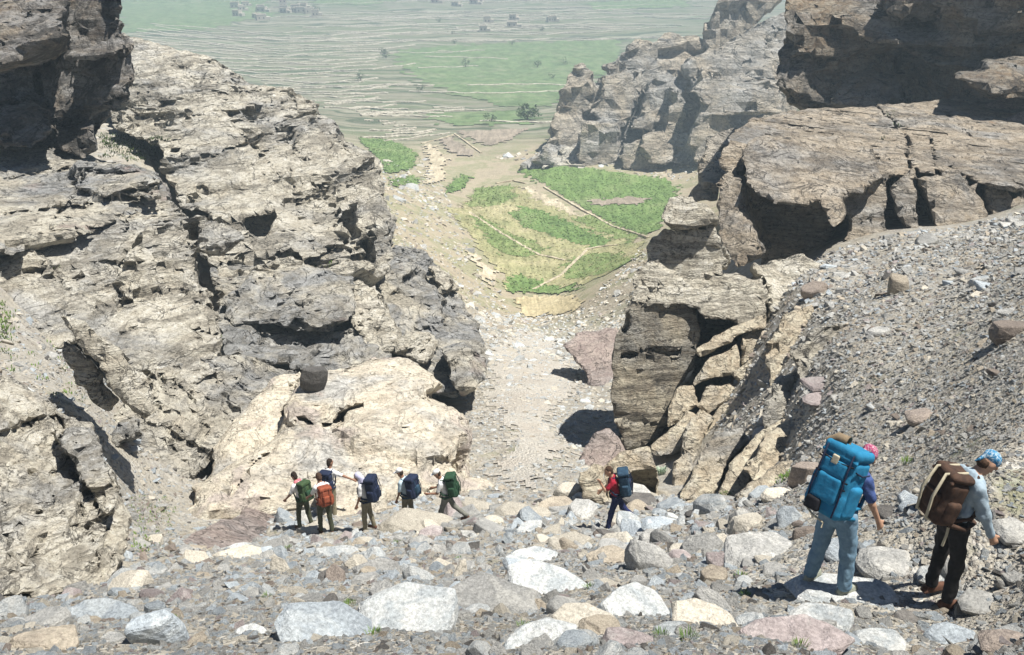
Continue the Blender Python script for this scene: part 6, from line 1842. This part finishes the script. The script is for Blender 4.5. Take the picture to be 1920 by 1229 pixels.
# walker in red
a, J = person('walker in a dark red T-shirt and navy jeans raising a hand to the face', on_ground(1152, 990)[0], R_(88), .016, dict(lean=10, head=22, legL=(14, 6, 2), legR=(-26, 16, 2), armL=(45, 6, 105, 10), armR=(20, 5, 20, 0)), CM['red'], CM['navy_jeans'], CM['shoe_brown'], ('hair', 'hair_brown'), height=1.68)
backpack('steel blue backpack on the walker in red', a, J, .016, .38, .66, .26, CM['steel_pack'], CM['navy_pack'], 3)
# group on the left
G = [
 ('hiker with dark hair and a red scarf at the left end of the group', (572, 990), 22.2, 52, dict(lean=14, head=22, legL=(10, 12, 3), legR=(-6, 8, 3), armL=(20, 12, 20, 0), armR=(8, 8, 12, 0)), 'white', 'olive', 'shoe_brown', ('hair', 'hair'), 'olive_pack', 'green_pack', 'green backpack on the hiker with the red scarf', .36, .56, 1.66),
 ('hiker in a sleeveless white top carrying the orange pack', (612, 998), 21.8, 30, dict(lean=12, head=25, legL=(8, 10, 3), legR=(-4, 6, 3), armL=(25, 14, 22, 0), armR=(5, 8, 10, 0)), 'white', 'olive', 'shoe_brown', ('hair', 'hair_brown'), 'orange_pack', 'orange_pack', 'orange-red backpack on the second hiker from the left', .36, .52, 1.66),
 ('black-haired man in a white shirt standing above the group, arm stretched to the right', (622, 966), 24.0, -14, dict(lean=8, head=10, turn=25, legL=(4, 6, 3), legR=(-4, 6, 3), armL=(5, 6, 10, 0), armR=(8, 72, 4, 0)), 'white', 'khaki', 'shoe_brown', ('hair', 'hair'), 'navy_pack', 'navy_pack', 'dark navy backpack on the man with the outstretched arm', .37, .56, 1.74),
 ('hiker with a lavender headscarf and white top seen from the side', (690, 994), 22.0, 78, dict(lean=8, head=22, legL=(4, 4, 2), legR=(-6, 6, 2), armL=(6, 6, 12, 0), armR=(4, 6, 10, 0)), 'white', 'khaki', 'shoe_brown', ('scarf', 'lavender'), 'navy_pack', 'navy_pack', 'bulky navy backpack on the hiker with the lavender headscarf', .40, .68, 1.66),
 ('hiker with a white cap and pale blue shirt half hidden by a rock', (766, 984), 22.6, 64, dict(lean=10, head=18, legL=(6, 8, 3), legR=(-5, 6, 3), armL=(6, 6, 12, 0), armR=(4, 6, 14, 0)), 'pale_blue', 'khaki', 'shoe_brown', ('cap', 'white'), 'navy_pack', 'steel_pack', 'navy backpack with webbing on the hiker half hidden by a rock', .40, .60, 1.70),
 ('hiker with a white cap striding left in grey trousers', (838, 984), 22.2, 82, dict(lean=12, head=20, legL=(16, 8, 2), legR=(-28, 22, 2), armL=(20, 6, 60, 10), armR=(14, 6, 50, 0)), 'white', 'grey_trousers', 'shoe_brown', ('cap', 'white'), 'green_pack', 'green_pack', 'dark green backpack on the striding hiker with the white cap', .38, .62, 1.70)]
for (lab, (fx, fy), Yp, yaw, pose, sh, tr, so, hd, pk, pk2, plab, pw, ph, ht) in G:
    a, J = person(lab, on_ground(fx, fy)[0], R_(yaw), .023, pose, CM[sh], CM[tr], CM[so], hd, skin=m_skin2, height=ht)
    backpack(plab, a, J, .023, pw, ph, .27, CM[pk], CM[pk2], 3)
    if 'red scarf' in lab:
        sdf_obj('scarf', [('c', J['neck'] + v3(.07, 0, .03), J['neck'] + v3(-.07, 0, .03), .065, .065), ('c', J['neck'] + J['fw'] * .05, J['neck'] + J['fw'] * .10 - J['up'] * .12, .04, .03)], .018, .02, .006, .04, 3, CM['scarf_red'], a)

flush_sdf()
# ------------------------------------------------------------------ valley haze
def haze():
    V, Fc = boxes([(-6500, -20, -260, 6500, 2700, 8)])
    k = NT('haze_air')
    t = k.t
    t.nodes.remove(k.b)
    pv = t.nodes.new('ShaderNodeVolumePrincipled')
    pv.inputs['Color'].default_value = (0.70, 0.88, 1.0, 1)
    pv.inputs['Density'].default_value = 0.0008
    pv.inputs['Anisotropy'].default_value = 0.0
    t.links.new(pv.outputs[0], t.nodes['Material Output'].inputs['Volume'])
    o = mesh_obj('haze', V, Fc, k.m, smooth=False)
    tag(o, 'thin pale haze filling the valley air', kind='stuff')
haze()
